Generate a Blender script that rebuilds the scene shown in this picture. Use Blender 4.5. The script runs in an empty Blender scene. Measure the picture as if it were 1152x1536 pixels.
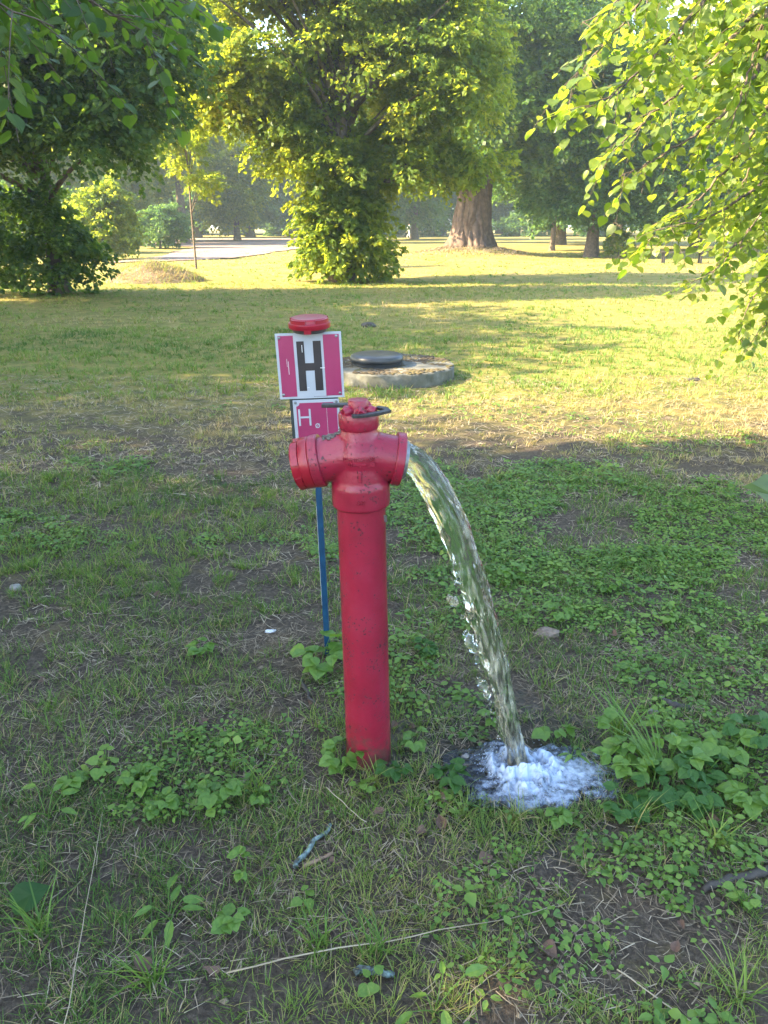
import bpy, bmesh, math, random
import numpy as np
from mathutils import Vector, Matrix, Quaternion
from mathutils.bvhtree import BVHTree

# ------------------------------------------------------------------ camera, sky, sun, exposure
SC = bpy.context.scene
COL = SC.collection
R = math.radians
FPX, HOR, CAMH = 1130.0, 338.0, 1.5            # focal length and horizon row of the photo (1152 px wide), eye height
PITCH = math.atan((768 - HOR) / FPX)
cam_d = bpy.data.cameras.new('camera')
cam = bpy.data.objects.new('camera', cam_d)
COL.objects.link(cam)
cam.location = (0, 0, CAMH)
cam.rotation_euler = (math.pi / 2 - PITCH, 0, 0)
cam_d.sensor_fit = 'HORIZONTAL'
cam_d.sensor_width = 36.0
cam_d.lens = 36.0 * FPX / 1152.0
cam_d.clip_start = 0.02
cam_d.clip_end = 2000
SC.camera = cam

SUN_AZ, SUN_EL = R(-101), R(32)                 # azimuth from +Y (view direction), negative = left
world = bpy.data.worlds.new('World')
SC.world = world
world.use_nodes = True
wn, wl = world.node_tree.nodes, world.node_tree.links
wn.clear()
sky = wn.new('ShaderNodeTexSky')
sky.sky_type = 'NISHITA'
sky.sun_disc = False
sky.sun_elevation = SUN_EL
sky.sun_rotation = SUN_AZ % (2 * math.pi)
sky.air_density = 1.0
sky.dust_density = 1.5
bg = wn.new('ShaderNodeBackground')
bg.inputs['Strength'].default_value = 0.13
wo = wn.new('ShaderNodeOutputWorld')
wl.new(sky.outputs[0], bg.inputs['Color'])
wl.new(bg.outputs[0], wo.inputs['Surface'])

sun_d = bpy.data.lights.new('sun', 'SUN')
sun_d.energy = 5.0
sun_d.angle = R(0.5)
sun_d.color = (1.0, 0.79, 0.49)
sun = bpy.data.objects.new('sun', sun_d)
COL.objects.link(sun)
sdir = Vector((math.sin(SUN_AZ) * math.cos(SUN_EL), math.cos(SUN_AZ) * math.cos(SUN_EL), math.sin(SUN_EL)))
sun.rotation_euler = sdir.to_track_quat('Z', 'Y').to_euler()
sun.location = (-30, 10, 30)

SC.view_settings.view_transform = 'Standard'
SC.view_settings.look = 'None'
SC.view_settings.exposure = 2.98
SC.view_settings.gamma = 1.0
SC.view_settings.use_curve_mapping = False
SC.render.engine = 'CYCLES'
cy = SC.cycles
cy.use_denoising = True
cy.max_bounces = 10
cy.diffuse_bounces = 4
cy.glossy_bounces = 3
cy.transmission_bounces = 10
cy.transparent_max_bounces = 8
cy.volume_bounces = 1
cy.caustics_reflective = False
cy.caustics_refractive = False
cy.sample_clamp_indirect = 6.0

rng = np.random.default_rng(7)
random.seed(7)
CP, SP = math.cos(PITCH), math.sin(PITCH)


def ray(px, py):
    a, c = (px - 576) / FPX, -(py - 768) / FPX
    return np.array([a, CP + c * SP, -SP + c * CP])


def G(px, py, z=0.0):
    """the place on the ground (height z) that the photo shows at a pixel"""
    d = ray(px, py)
    t = (z - CAMH) / d[2]
    return np.array([d[0] * t, d[1] * t, z])


def P(px, py, Y):
    """the place at distance Y ahead that the photo shows at a pixel"""
    d = ray(px, py)
    t = Y / d[1]
    return np.array([d[0] * t, Y, CAMH + d[2] * t])


# ------------------------------------------------------------------ helpers
def hash01(*a):
    a = [np.atleast_1d(x) for x in a]
    h = np.zeros(np.broadcast(*a).shape, dtype=np.uint64)
    for i, x in enumerate(a):
        h = (h ^ (x.astype(np.int64).astype(np.uint64) + np.uint64(0x9E3779B97F4A7C15))) * np.uint64(0xBF58476D1CE4E5B9 + 2 * i)
        h ^= h >> np.uint64(29)
    h *= np.uint64(0x94D049BB133111EB)
    h ^= h >> np.uint64(31)
    return (h & np.uint64(0xFFFFFF)).astype(np.float64) / 0xFFFFFF


def vnoise2(x, y, seed=0):
    x, y = np.asarray(x, float), np.asarray(y, float)
    xi, yi = np.floor(x), np.floor(y)
    u, v = x - xi, y - yi
    u, v = u * u * (3 - 2 * u), v * v * (3 - 2 * v)
    s = np.full_like(xi, seed)
    a, b = hash01(xi, yi, s), hash01(xi + 1, yi, s)
    c, d = hash01(xi, yi + 1, s), hash01(xi + 1, yi + 1, s)
    return (a * (1 - u) + b * u) * (1 - v) + (c * (1 - u) + d * u) * v


def fnoise2(x, y, seed=0, oct=3):
    t, amp, n = 0, 1.0, 0
    for o in range(oct):
        t = t + amp * vnoise2(x * 2 ** o, y * 2 ** o, seed + 17 * o)
        n += amp
        amp *= 0.5
    return t / n


def vnoise3(x, y, z, seed=0):
    zi = np.floor(z)
    w = z - zi
    w = w * w * (3 - 2 * w)
    # two decorrelated 2-D slices blended along z
    def sl(k):
        xi, yi = np.floor(x), np.floor(y)
        u, v = x - xi, y - yi
        u, v = u * u * (3 - 2 * u), v * v * (3 - 2 * v)
        s = np.full_like(xi, seed)
        return (hash01(xi, yi, k, s) * (1 - u) + hash01(xi + 1, yi, k, s) * u) * (1 - v) + (hash01(xi, yi + 1, k, s) * (1 - u) + hash01(xi + 1, yi + 1, k, s) * u) * v
    return sl(zi) * (1 - w) + sl(zi + 1) * w


def mesh_np(name, V, faces, tint=None, smooth=False, attrs=None):
    """faces: list of int arrays (n,k), k corners each"""
    me = bpy.data.meshes.new(name)
    V = np.ascontiguousarray(V, dtype=np.float32)
    me.vertices.add(len(V))
    me.vertices.foreach_set('co', V.ravel())
    lt = np.concatenate([np.full(len(f), f.shape[1], dtype=np.int32) for f in faces])
    li = np.concatenate([f.ravel() for f in faces]).astype(np.int32)
    me.loops.add(len(li))
    me.loops.foreach_set('vertex_index', li)
    me.polygons.add(len(lt))
    ls = np.concatenate([[0], np.cumsum(lt)[:-1]]).astype(np.int32)
    me.polygons.foreach_set('loop_start', ls)
    try:
        me.polygons.foreach_set('loop_total', lt)
    except Exception:
        pass
    me.polygons.foreach_set('use_smooth', np.full(len(lt), bool(smooth)))
    me.update(calc_edges=True)
    if tint is not None:
        at = me.attributes.new('tint', 'FLOAT', 'FACE')
        at.data.foreach_set('value', np.asarray(tint, dtype=np.float32))
    for k, v in (attrs or {}).items():
        at = me.attributes.new(k, 'FLOAT', 'POINT')
        at.data.foreach_set('value', np.asarray(v, dtype=np.float32))
    return me


def link(name, me, mat, parent=None, loc=None):
    o = bpy.data.objects.new(name, me)
    COL.objects.link(o)
    if mat is not None and me is not None and len(me.materials) == 0:
        me.materials.append(mat)
    if parent is not None:
        o.parent = parent
    if loc is not None:
        o.location = loc
    return o


def tag(o, label=None, cat=None, group=None, kind=None):
    if label: o['label'] = label
    if cat: o['category'] = cat
    if group: o['group'] = group
    if kind: o['kind'] = kind
    return o


def empty(name, loc=(0, 0, 0), rot=(0, 0, 0)):
    o = bpy.data.objects.new(name, None)
    o.empty_display_size = 0.1
    COL.objects.link(o)
    o.location = loc
    o.rotation_euler = rot
    return o


def dup(root, loc, rotz=0.0, scale=1.0):
    r = root.copy()
    COL.objects.link(r)
    r.location = loc
    r.rotation_euler = (0, 0, rotz)
    r.scale = (scale, scale, scale) if np.isscalar(scale) else scale
    for ch in list(root.children):
        c = ch.copy()
        COL.objects.link(c)
        c.parent = r
        for g in list(ch.children):
            d = g.copy()
            COL.objects.link(d)
            d.parent = c
    return r


class Acc:
    """collects vertex / face arrays into one mesh"""
    def __init__(s):
        s.V, s.F, s.T, s.n = [], {}, {}, 0

    def add(s, V, faces, tint=None):
        V = np.asarray(V, float)
        for f in faces:
            f = np.asarray(f, dtype=np.int64)
            s.F.setdefault(f.shape[1], []).append(f + s.n)
            t = np.full(len(f), 0.5) if tint is None else (np.full(len(f), tint) if np.isscalar(tint) else tint)
            s.T.setdefault(f.shape[1], []).append(t)
        s.V.append(V)
        s.n += len(V)
        return s

    def mesh(s, name, smooth=False):
        ks = sorted(s.F)
        return mesh_np(name, np.concatenate(s.V), [np.concatenate(s.F[k]) for k in ks], np.concatenate([np.concatenate(s.T[k]) for k in ks]), smooth)


def norm(a):
    return a / np.maximum(np.linalg.norm(a, axis=-1, keepdims=True), 1e-9)


def tube(pts, radii, sides=8, cap=True, twist=None):
    pts = np.asarray(pts, float)
    n = len(pts)
    radii = np.broadcast_to(np.asarray(radii, float), (n,))
    tan = norm(np.gradient(pts, axis=0))
    up = np.array([0.0, 0, 1]) if abs(tan[0][2]) < 0.9 else np.array([1.0, 0, 0])
    V = []
    u = norm(np.cross(tan[0], up))
    a = np.arange(sides) * 2 * math.pi / sides
    for i in range(n):
        u = norm(u - tan[i] * np.dot(u, tan[i]))
        w = np.cross(tan[i], u)
        V.append(pts[i] + radii[i] * (np.cos(a)[:, None] * u + np.sin(a)[:, None] * w))
    V = np.concatenate(V)
    F = []
    k = np.arange(sides)
    for i in range(n - 1):
        F.append(np.stack([i * sides + k, i * sides + (k + 1) % sides, (i + 1) * sides + (k + 1) % sides, (i + 1) * sides + k], 1))
    faces = [np.concatenate(F)]
    if cap:
        faces.append(np.array([list(range(sides))[::-1]]))
        faces.append(np.array([[(n - 1) * sides + j for j in range(sides)]]))
    return V, faces


def lathe(profile, sides=48, closed_top=True, closed_bottom=True):
    """profile: list of (r, z) from bottom to top"""
    V, F = [], []
    a = np.arange(sides) * 2 * math.pi / sides
    for r, z in profile:
        V.append(np.stack([r * np.cos(a), r * np.sin(a), np.full(sides, z)], 1))
    k = np.arange(sides)
    for i in range(len(profile) - 1):
        F.append(np.stack([i * sides + k, i * sides + (k + 1) % sides, (i + 1) * sides + (k + 1) % sides, (i + 1) * sides + k], 1))
    faces = [np.concatenate(F)]
    m = len(profile)
    if closed_bottom: faces.append(np.array([list(range(sides))[::-1]]))
    if closed_top: faces.append(np.array([[(m - 1) * sides + j for j in range(sides)]]))
    return np.concatenate(V), faces


def box(lo, hi):
    x0, y0, z0 = lo
    x1, y1, z1 = hi
    V = np.array([[x0, y0, z0], [x1, y0, z0], [x1, y1, z0], [x0, y1, z0], [x0, y0, z1], [x1, y0, z1], [x1, y1, z1], [x0, y1, z1]], float)
    F = np.array([[0, 3, 2, 1], [4, 5, 6, 7], [0, 1, 5, 4], [1, 2, 6, 5], [2, 3, 7, 6], [3, 0, 4, 7]])
    return V, [F]


def simple(name, VF, mat, parent=None, smooth=True, bevel=0.0, auto=40, loc=None):
    V, faces = VF
    me = mesh_np(name, V, [np.asarray(f) for f in faces], None, smooth and auto > 0)
    o = link(name, me, mat, parent, loc)
    if bevel > 0:
        m = o.modifiers.new('bevel', 'BEVEL')
        m.width = bevel
        m.segments = 2
        m.limit_method = 'ANGLE'
        m.angle_limit = R(40)
    if smooth and auto:
        try:
            me.set_sharp_from_angle(angle=R(auto))
        except Exception:
            pass
    return o


# ------------------------------------------------------------------ materials
def new_mat(name):
    m = bpy.data.materials.new(name)
    m.use_nodes = True
    nt = m.node_tree
    nt.nodes.clear()
    out = nt.nodes.new('ShaderNodeOutputMaterial')
    return m, nt, nt.nodes, nt.links, out


def N(nt, typ, **kw):
    n = nt.nodes.new(typ)
    for k, v in kw.items():
        if k in n.inputs:
            n.inputs[k].default_value = v
        else:
            setattr(n, k, v)
    return n


def ramp(nt, stops, fac=None):
    n = nt.nodes.new('ShaderNodeValToRGB')
    e = n.color_ramp.elements
    while len(e) < len(stops): e.new(0.5)
    for el, (p, c) in zip(e, stops):
        el.position = p
        el.color = (*c, 1)
    if fac is not None: nt.links.new(fac, n.inputs['Fac'])
    return n


def noise_of(nt, scale, detail=4.0, rough=0.55, coord='Object', distort=0.0, vec=None):
    if vec is None:
        tc = nt.nodes.new('ShaderNodeTexCoord')
        vec = tc.outputs[coord]
    n = nt.nodes.new('ShaderNodeTexNoise')
    n.inputs['Scale'].default_value = scale
    n.inputs['Detail'].default_value = detail
    n.inputs['Roughness'].default_value = rough
    n.inputs['Distortion'].default_value = distort
    nt.links.new(vec, n.inputs['Vector'])
    return n


def bump_of(nt, height, strength, dist):
    b = nt.nodes.new('ShaderNodeBump')
    b.inputs['Strength'].default_value = strength
    b.inputs['Distance'].default_value = dist
    nt.links.new(height, b.inputs['Height'])
    return b


def mat_plain(name, stops, scale=20, rough=0.5, bump=0.0, bscale=60, bdist=0.002, metallic=0.0, spec=0.5, coord='Object', rough_var=0.0):
    m, nt, nd, lk, out = new_mat(name)
    n = noise_of(nt, scale, coord=coord)
    rp = ramp(nt, stops, n.outputs['Fac'])
    p = N(nt, 'ShaderNodeBsdfPrincipled')
    p.inputs['Roughness'].default_value = rough
    p.inputs['Metallic'].default_value = metallic
    p.inputs['Specular IOR Level'].default_value = spec
    lk.new(rp.outputs['Color'], p.inputs['Base Color'])
    if rough_var:
        mr = N(nt, 'ShaderNodeMapRange')
        mr.inputs['To Min'].default_value = rough - rough_var
        mr.inputs['To Max'].default_value = rough + rough_var
        n2 = noise_of(nt, scale * 0.7, coord=coord)
        lk.new(n2.outputs['Fac'], mr.inputs['Value'])
        lk.new(mr.outputs[0], p.inputs['Roughness'])
    if bump:
        b = bump_of(nt, noise_of(nt, bscale, 5, coord=coord).outputs['Fac'], bump, bdist)
        lk.new(b.outputs[0], p.inputs['Normal'])
    lk.new(p.outputs[0], out.inputs['Surface'])
    return m


def mat_leaf(name, stops, trans_stops, trans=0.45, gloss=0.5, rough=0.45, patch=0.6):
    """two-sided leaf: colour from the per-leaf tint and a slow noise, light comes through"""
    m, nt, nd, lk, out = new_mat(name)
    at = N(nt, 'ShaderNodeAttribute', attribute_name='tint')
    n = noise_of(nt, patch, 2, coord='Object')
    add = N(nt, 'ShaderNodeMath', operation='MULTIPLY_ADD')
    lk.new(n.outputs['Fac'], add.inputs[0])
    add.inputs[1].default_value = 0.9
    sub = N(nt, 'ShaderNodeMath', operation='SUBTRACT')
    lk.new(at.outputs['Fac'], sub.inputs[0])
    sub.inputs[1].default_value = 0.45
    lk.new(sub.outputs[0], add.inputs[2])
    a = ramp(nt, stops, add.outputs[0])
    b = ramp(nt, trans_stops, add.outputs[0])
    p = N(nt, 'ShaderNodeBsdfPrincipled')
    p.inputs['Roughness'].default_value = rough
    p.inputs['Specular IOR Level'].default_value = gloss
    lk.new(a.outputs['Color'], p.inputs['Base Color'])
    t = N(nt, 'ShaderNodeBsdfTranslucent')
    lk.new(b.outputs['Color'], t.inputs['Color'])
    mx = N(nt, 'ShaderNodeMixShader')
    mx.inputs[0].default_value = trans
    lk.new(p.outputs[0], mx.inputs[1])
    lk.new(t.outputs[0], mx.inputs[2])
    lk.new(mx.outputs[0], out.inputs['Surface'])
    return m


M = {}
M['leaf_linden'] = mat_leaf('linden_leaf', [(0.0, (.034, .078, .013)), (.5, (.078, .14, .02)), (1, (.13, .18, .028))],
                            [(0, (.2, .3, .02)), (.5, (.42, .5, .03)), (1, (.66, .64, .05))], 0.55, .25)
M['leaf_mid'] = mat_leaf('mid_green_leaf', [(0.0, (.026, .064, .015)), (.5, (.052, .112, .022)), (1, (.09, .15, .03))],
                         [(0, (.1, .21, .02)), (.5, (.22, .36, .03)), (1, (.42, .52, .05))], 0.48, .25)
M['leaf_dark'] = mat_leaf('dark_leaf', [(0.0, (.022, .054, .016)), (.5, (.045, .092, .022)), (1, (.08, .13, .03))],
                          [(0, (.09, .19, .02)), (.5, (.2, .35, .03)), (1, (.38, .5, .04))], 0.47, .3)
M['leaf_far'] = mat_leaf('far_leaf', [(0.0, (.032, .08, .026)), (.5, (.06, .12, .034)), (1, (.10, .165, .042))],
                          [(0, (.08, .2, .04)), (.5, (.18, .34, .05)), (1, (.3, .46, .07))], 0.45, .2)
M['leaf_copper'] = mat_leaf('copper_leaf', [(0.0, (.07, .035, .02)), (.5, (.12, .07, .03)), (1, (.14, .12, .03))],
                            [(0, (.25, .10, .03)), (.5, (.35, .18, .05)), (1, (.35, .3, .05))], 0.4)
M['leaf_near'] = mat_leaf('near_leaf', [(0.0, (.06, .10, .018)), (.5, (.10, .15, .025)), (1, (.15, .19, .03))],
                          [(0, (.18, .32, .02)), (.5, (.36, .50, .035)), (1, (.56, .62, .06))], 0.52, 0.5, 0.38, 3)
M['herb'] = mat_leaf('herb_leaf', [(0.0, (.06, .13, .022)), (.5, (.11, .21, .035)), (1, (.18, .28, .05))],
                     [(0, (.1, .24, .02)), (.5, (.2, .36, .03)), (1, (.34, .45, .05))], 0.35, 0.4, 0.45, 4)
M['grass'] = mat_leaf('grass_blade', [(0.0, (.045, .105, .02)), (.38, (.09, .185, .03)), (.66, (.17, .25, .045)), (.84, (.33, .28, .11)), (1, (.45, .35, .19))],
                      [(0, (.08, .16, .02)), (.4, (.2, .3, .03)), (.7, (.34, .4, .06)), (.84, (.4, .34, .1)), (1, (.45, .34, .15))], 0.35, 0.3, 0.5, 0.5)
M['thatch'] = mat_leaf('dry_thatch', [(0.0, (.09, .07, .05)), (.4, (.2, .155, .105)), (.75, (.34, .28, .19)), (1, (.5, .43, .31))],
                       [(0, (.06, .045, .03)), (.5, (.16, .12, .07)), (1, (.3, .25, .15))], 0.2, 0.2, 0.7, 3)
M['dead_leaf'] = mat_plain('dead_leaf', [(.3, (.06, .032, .02)), (.55, (.12, .068, .042)), (.75, (.22, .16, .12))], 90, 0.75, .4, 90, .002)
M['bark'] = mat_plain('bark', [(.3, (.06, .045, .032)), (.7, (.16, .12, .085))], 9, 0.9, .8, 40, .02)
M['red'] = mat_plain('red_enamel', [(.3, (.33, .012, .028)), (.55, (.42, .016, .036)), (.75, (.48, .024, .05))], 14, .38, .35, 130, .0025, rough_var=.1)
M['red_dark'] = M['red']
M['iron'] = mat_plain('black_iron', [(.3, (.022, .022, .024)), (.7, (.06, .055, .05))], 40, .5, .3, 150, .001, .4)
M['steel'] = mat_plain('grey_steel', [(.3, (.14, .15, .15)), (.7, (.3, .31, .31))], 40, .4, .2, 120, .001, .6)
M['blue'] = mat_plain('blue_paint', [(.35, (.003, .035, .085)), (.7, (.006, .06, .13))], 30, .4, .15, 90, .001, rough_var=.1)
M['white'] = mat_plain('white_print', [(.3, (.33, .37, .41)), (.7, (.39, .42, .45))], 18, .35)
M['pink'] = mat_plain('faded_red_print', [(.3, (.27, .024, .085)), (.7, (.31, .032, .105))], 12, .33)
M['black'] = mat_plain('black_print', [(.3, (.012, .013, .016)), (.7, (.03, .026, .028))], 14, .35)
M['backing'] = mat_plain('dark_backing', [(.3, (.015, .025, .022)), (.7, (.03, .045, .04))], 20, .6)

# big ground sheet: soil, dry thatch and turf by place and noise
def mat_ground():
    m, nt, nd, lk, out = new_mat('park_ground')
    geo = N(nt, 'ShaderNodeNewGeometry')
    pos = geo.outputs['Position']
    big = noise_of(nt, 0.55, 5, .6, vec=pos)
    mid = noise_of(nt, 4.0, 6, .65, vec=pos)
    fine = noise_of(nt, 70.0, 6, .7, vec=pos)
    soil = ramp(nt, [(.25, (.036, .029, .022)), (.5, (.08, .064, .047)), (.68, (.15, .122, .09)), (.85, (.25, .21, .155))], fine.outputs['Fac'])
    turf = ramp(nt, [(.2, (.065, .09, .024)), (.42, (.13, .145, .036)), (.6, (.23, .195, .06)), (.8, (.34, .25, .105))], mid.outputs['Fac'])
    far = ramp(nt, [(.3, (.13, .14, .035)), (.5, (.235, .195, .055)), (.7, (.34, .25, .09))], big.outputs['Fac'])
    sep = N(nt, 'ShaderNodeSeparateXYZ')
    lk.new(pos, sep.inputs[0])
    def mrange(a, b):
        r = N(nt, 'ShaderNodeMapRange', interpolation_type='SMOOTHSTEP')
        r.inputs['From Min'].default_value, r.inputs['From Max'].default_value = a, b
        lk.new(sep.outputs['Y'], r.inputs['Value'])
        return r.outputs[0]
    w1 = N(nt, 'ShaderNodeMath', operation='MULTIPLY_ADD')     # noisy border between worn ground and turf
    lk.new(mid.outputs['Fac'], w1.inputs[0]); w1.inputs[1].default_value = 1.1
    lk.new(mrange(4.0, 10.5), w1.inputs[2])
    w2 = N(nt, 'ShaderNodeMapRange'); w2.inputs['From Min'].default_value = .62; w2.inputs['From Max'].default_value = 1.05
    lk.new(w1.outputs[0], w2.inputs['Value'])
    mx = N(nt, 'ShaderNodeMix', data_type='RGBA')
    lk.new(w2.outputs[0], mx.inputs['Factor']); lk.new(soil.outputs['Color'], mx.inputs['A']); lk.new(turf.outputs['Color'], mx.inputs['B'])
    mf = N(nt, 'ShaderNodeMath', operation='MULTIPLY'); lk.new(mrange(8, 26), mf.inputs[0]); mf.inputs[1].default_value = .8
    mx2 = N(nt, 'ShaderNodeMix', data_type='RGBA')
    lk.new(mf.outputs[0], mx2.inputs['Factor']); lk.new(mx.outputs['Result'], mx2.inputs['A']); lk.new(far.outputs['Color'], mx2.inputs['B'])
    # soaked soil around the pool: darker and glossy
    ds = N(nt, 'ShaderNodeVectorMath', operation='DISTANCE'); lk.new(pos, ds.inputs[0]); ds.inputs[1].default_value = (.36, 1.82, 0)
    wn_ = noise_of(nt, 12, 4, .6, vec=pos)
    dd = N(nt, 'ShaderNodeMath', operation='MULTIPLY_ADD'); lk.new(wn_.outputs['Fac'], dd.inputs[0]); dd.inputs[1].default_value = .3; lk.new(ds.outputs['Value'], dd.inputs[2])
    wet = N(nt, 'ShaderNodeMapRange'); wet.inputs['From Min'].default_value = .56; wet.inputs['From Max'].default_value = .45
    lk.new(dd.outputs[0], wet.inputs['Value'])
    wc = N(nt, 'ShaderNodeMix', data_type='RGBA', blend_type='MULTIPLY'); lk.new(wet.outputs[0], wc.inputs['Factor']); lk.new(mx2.outputs['Result'], wc.inputs['A']); wc.inputs['B'].default_value = (.4, .4, .42, 1)
    p = N(nt, 'ShaderNodeBsdfPrincipled')
    ro = N(nt, 'ShaderNodeMapRange'); ro.inputs['To Min'].default_value = .95; ro.inputs['To Max'].default_value = .12; lk.new(wet.outputs[0], ro.inputs['Value']); lk.new(ro.outputs[0], p.inputs['Roughness'])
    so = N(nt, 'ShaderNodeMapRange'); so.inputs['To Min'].default_value = .15; so.inputs['To Max'].default_value = .6; lk.new(wet.outputs[0], so.inputs['Value']); lk.new(so.outputs[0], p.inputs['Specular IOR Level'])
    lk.new(wc.outputs['Result'], p.inputs['Base Color'])
    b = bump_of(nt, fine.outputs['Fac'], .9, .02)
    lk.new(b.outputs[0], p.inputs['Normal'])
    lk.new(p.outputs[0], out.inputs['Surface'])
    return m
M['ground'] = mat_ground()
M['gravel'] = mat_plain('pink_gravel', [(.3, (.17, .115, .09)), (.6, (.24, .17, .135)), (.8, (.3, .22, .18))], .8, .95, .5, 30, .02)
M['concrete'] = mat_plain('old_concrete', [(.3, (.055, .058, .045)), (.55, (.12, .12, .10)), (.75, (.22, .22, .20))], 7, .9, .6, 40, .01)
M['rubber'] = mat_plain('black_lid', [(.3, (.016, .02, .026)), (.7, (.03, .038, .048))], 9, .33, .2, 50, .003)


def mat_water(name, foam_lo, foam_hi, fscale, tintc=(.93, .98, .97), stretch=None, foamc=(.78, .84, .88), fmax=1.0):
    """clear water with tinted aerated streaks where the 'foam' attribute and a noise say so"""
    m, nt, nd, lk, out = new_mat(name)
    g = N(nt, 'ShaderNodeBsdfPrincipled')
    g.inputs['Base Color'].default_value = (*tintc, 1)
    g.inputs['Transmission Weight'].default_value = 1.0
    g.inputs['IOR'].default_value = 1.33
    g.inputs['Roughness'].default_value = 0.03
    f = N(nt, 'ShaderNodeBsdfPrincipled')
    f.inputs['Base Color'].default_value = (*foamc, 1)
    f.inputs['Roughness'].default_value = .35
    f.inputs['Subsurface Weight'].default_value = 0.0
    at = N(nt, 'ShaderNodeAttribute', attribute_name='foam')
    tc = N(nt, 'ShaderNodeTexCoord')
    vec = tc.outputs['Object']
    if stretch:
        mp = N(nt, 'ShaderNodeMapping'); mp.inputs['Scale'].default_value = stretch
        lk.new(vec, mp.inputs['Vector']); vec = mp.outputs[0]
    n = noise_of(nt, fscale, 5, .65, vec=vec)
    ad = N(nt, 'ShaderNodeMath', operation='ADD')
    lk.new(at.outputs['Fac'], ad.inputs[0]); lk.new(n.outputs['Fac'], ad.inputs[1])
    mr = N(nt, 'ShaderNodeMapRange'); mr.inputs['From Min'].default_value = foam_lo; mr.inputs['From Max'].default_value = foam_hi; mr.inputs['To Max'].default_value = fmax
    lk.new(ad.outputs[0], mr.inputs['Value'])
    mx = N(nt, 'ShaderNodeMixShader')
    lk.new(mr.outputs[0], mx.inputs[0]); lk.new(g.outputs[0], mx.inputs[1]); lk.new(f.outputs[0], mx.inputs[2])
    b = bump_of(nt, n.outputs['Fac'], .25, .004)
    lk.new(b.outputs[0], g.inputs['Normal']); lk.new(b.outputs[0], f.inputs['Normal'])
    lk.new(mx.outputs[0], out.inputs['Surface'])
    return m
M['stream'] = mat_water('stream_water', .80, 1.25, 70, foamc=(.70, .67, .50), fmax=.6, stretch=(1, 1, .13))  # refracted glow of the sunlit lawn painted into the foam colour
M['pool'] = mat_water('pool_water', .72, 1.30, 60, (.8, .9, .92), foamc=(.46, .56, .70), fmax=.9)  # bluish foam colour carries the reflection of the sky

# ------------------------------------------------------------------ ground, gravel
def ground_z(x, y):
    x, y = np.asarray(x, float), np.asarray(y, float)
    d = np.hypot(x, y)
    z = (fnoise2(x * 1.1 + 5, y * 1.1, 3, 3) - .5) * .05 + (fnoise2(x * 7, y * 7, 5, 2) - .5) * .018 * np.exp(-d / 8)
    r = np.hypot(x - 0.42, y - 1.80)
    z = z - .014 * np.exp(-(r / .26) ** 2)                             # washed-out hollow under the jet
    z = z * np.clip(1.2 - np.exp(-((x + .05) ** 2 + (y - 1.86) ** 2) / .04), 0, 1)
    r3 = np.hypot((x - 4.4) / 1.0, (y - 40.7) / 1.3)
    z = z + .55 * np.exp(-(r3 / 2.7) ** 2)                             # root mound of the big tree
    return z


def ground_sheet():
    a = np.concatenate([-np.geomspace(500, 6, 34), np.linspace(-5.8, 5.8, 150), np.geomspace(6, 500, 34)])
    b = np.concatenate([-np.geomspace(300, 1, 12), np.linspace(-.7, 9, 150), np.geomspace(9.2, 60, 90), np.geomspace(62, 900, 24)])
    X, Y = np.meshgrid(a, b)
    Z = ground_z(X, Y)
    nx, ny = len(a), len(b)
    V = np.stack([X, Y, Z], -1).reshape(-1, 3)
    i = np.arange(ny - 1)[:, None] * nx + np.arange(nx - 1)[None, :]
    i = i.ravel()
    F = np.stack([i, i + 1, i + nx + 1, i + nx], 1)
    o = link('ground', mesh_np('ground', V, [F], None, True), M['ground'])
    tag(o, 'worn park lawn with bare soil near the hydrant and sunny grass beyond', 'ground', kind='structure')
ground_sheet()


def gravel_path():
    pts = [(-11.9, 33.0), (-8.6, 35.8), (-7.0, 39), (-6.0, 52), (-4.8, 62), (-4.5, 98), (-60, 98), (-60, 76), (-30, 71), (-17, 64), (-12.9, 56), (-12.7, 48), (-11.2, 40)]
    bm = bmesh.new()
    vs = []
    n = len(pts)
    for i in range(n):
        p, q = np.array(pts[i]), np.array(pts[(i + 1) % n])
        for k in range(6):
            t = k / 6
            c = p * (1 - t) + q * t
            c = c + (rng.random(2) - .5) * .5
            vs.append(bm.verts.new((c[0], c[1], .045 + float(0))))
    bm.faces.new(vs)
    me = bpy.data.meshes.new('gravel_path')
    bm.to_mesh(me); bm.free()
    o = link('gravel_path', me, M['gravel'])
    tag(o, 'pale pinkish gravel path curving behind the trees', 'path', kind='structure')
gravel_path()

# ------------------------------------------------------------------ leaves and trees
# template leaves: (u along, v across, w up)
KITE_V = np.array([[0, 0, 0], [.45, .5, .10], [1, 0, -.06], [.45, -.5, .10]], float)
KITE_F = [np.array([[0, 2, 1], [0, 3, 2]])]
_hl = [(0, 0), (-.06, .14), (.02, .34), (.20, .47), (.40, .46), (.60, .36), (.78, .2), (.90, .08), (1, 0)]
HEART_V = np.array([[.0, 0, 0], [.5, 0, .0], [1.0, 0, -.10]] +
                   [[u, v, .10 * v - .05 * u] for u, v in _hl[1:-1]] + [[u, -v, .10 * v - .05 * u] for u, v in _hl[1:-1]], float)
_L = [3 + i for i in range(7)]
_Rr = [10 + i for i in range(7)]
HEART_F = [np.array([[0, 1, _L[1]], [0, _L[1], _L[0]], [1, _L[2], _L[1]], [1, _L[3], _L[2]], [1, _L[4], _L[3]], [1, _L[5], _L[4]], [1, 2, _L[6]], [1, _L[6], _L[5]],
                     [0, _Rr[1], 1], [0, _Rr[0], _Rr[1]], [1, _Rr[1], _Rr[2]], [1, _Rr[2], _Rr[3]], [1, _Rr[3], _Rr[4]], [1, _Rr[4], _Rr[5]], [1, _Rr[6], 2], [1, _Rr[5], _Rr[6]]])]


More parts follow.
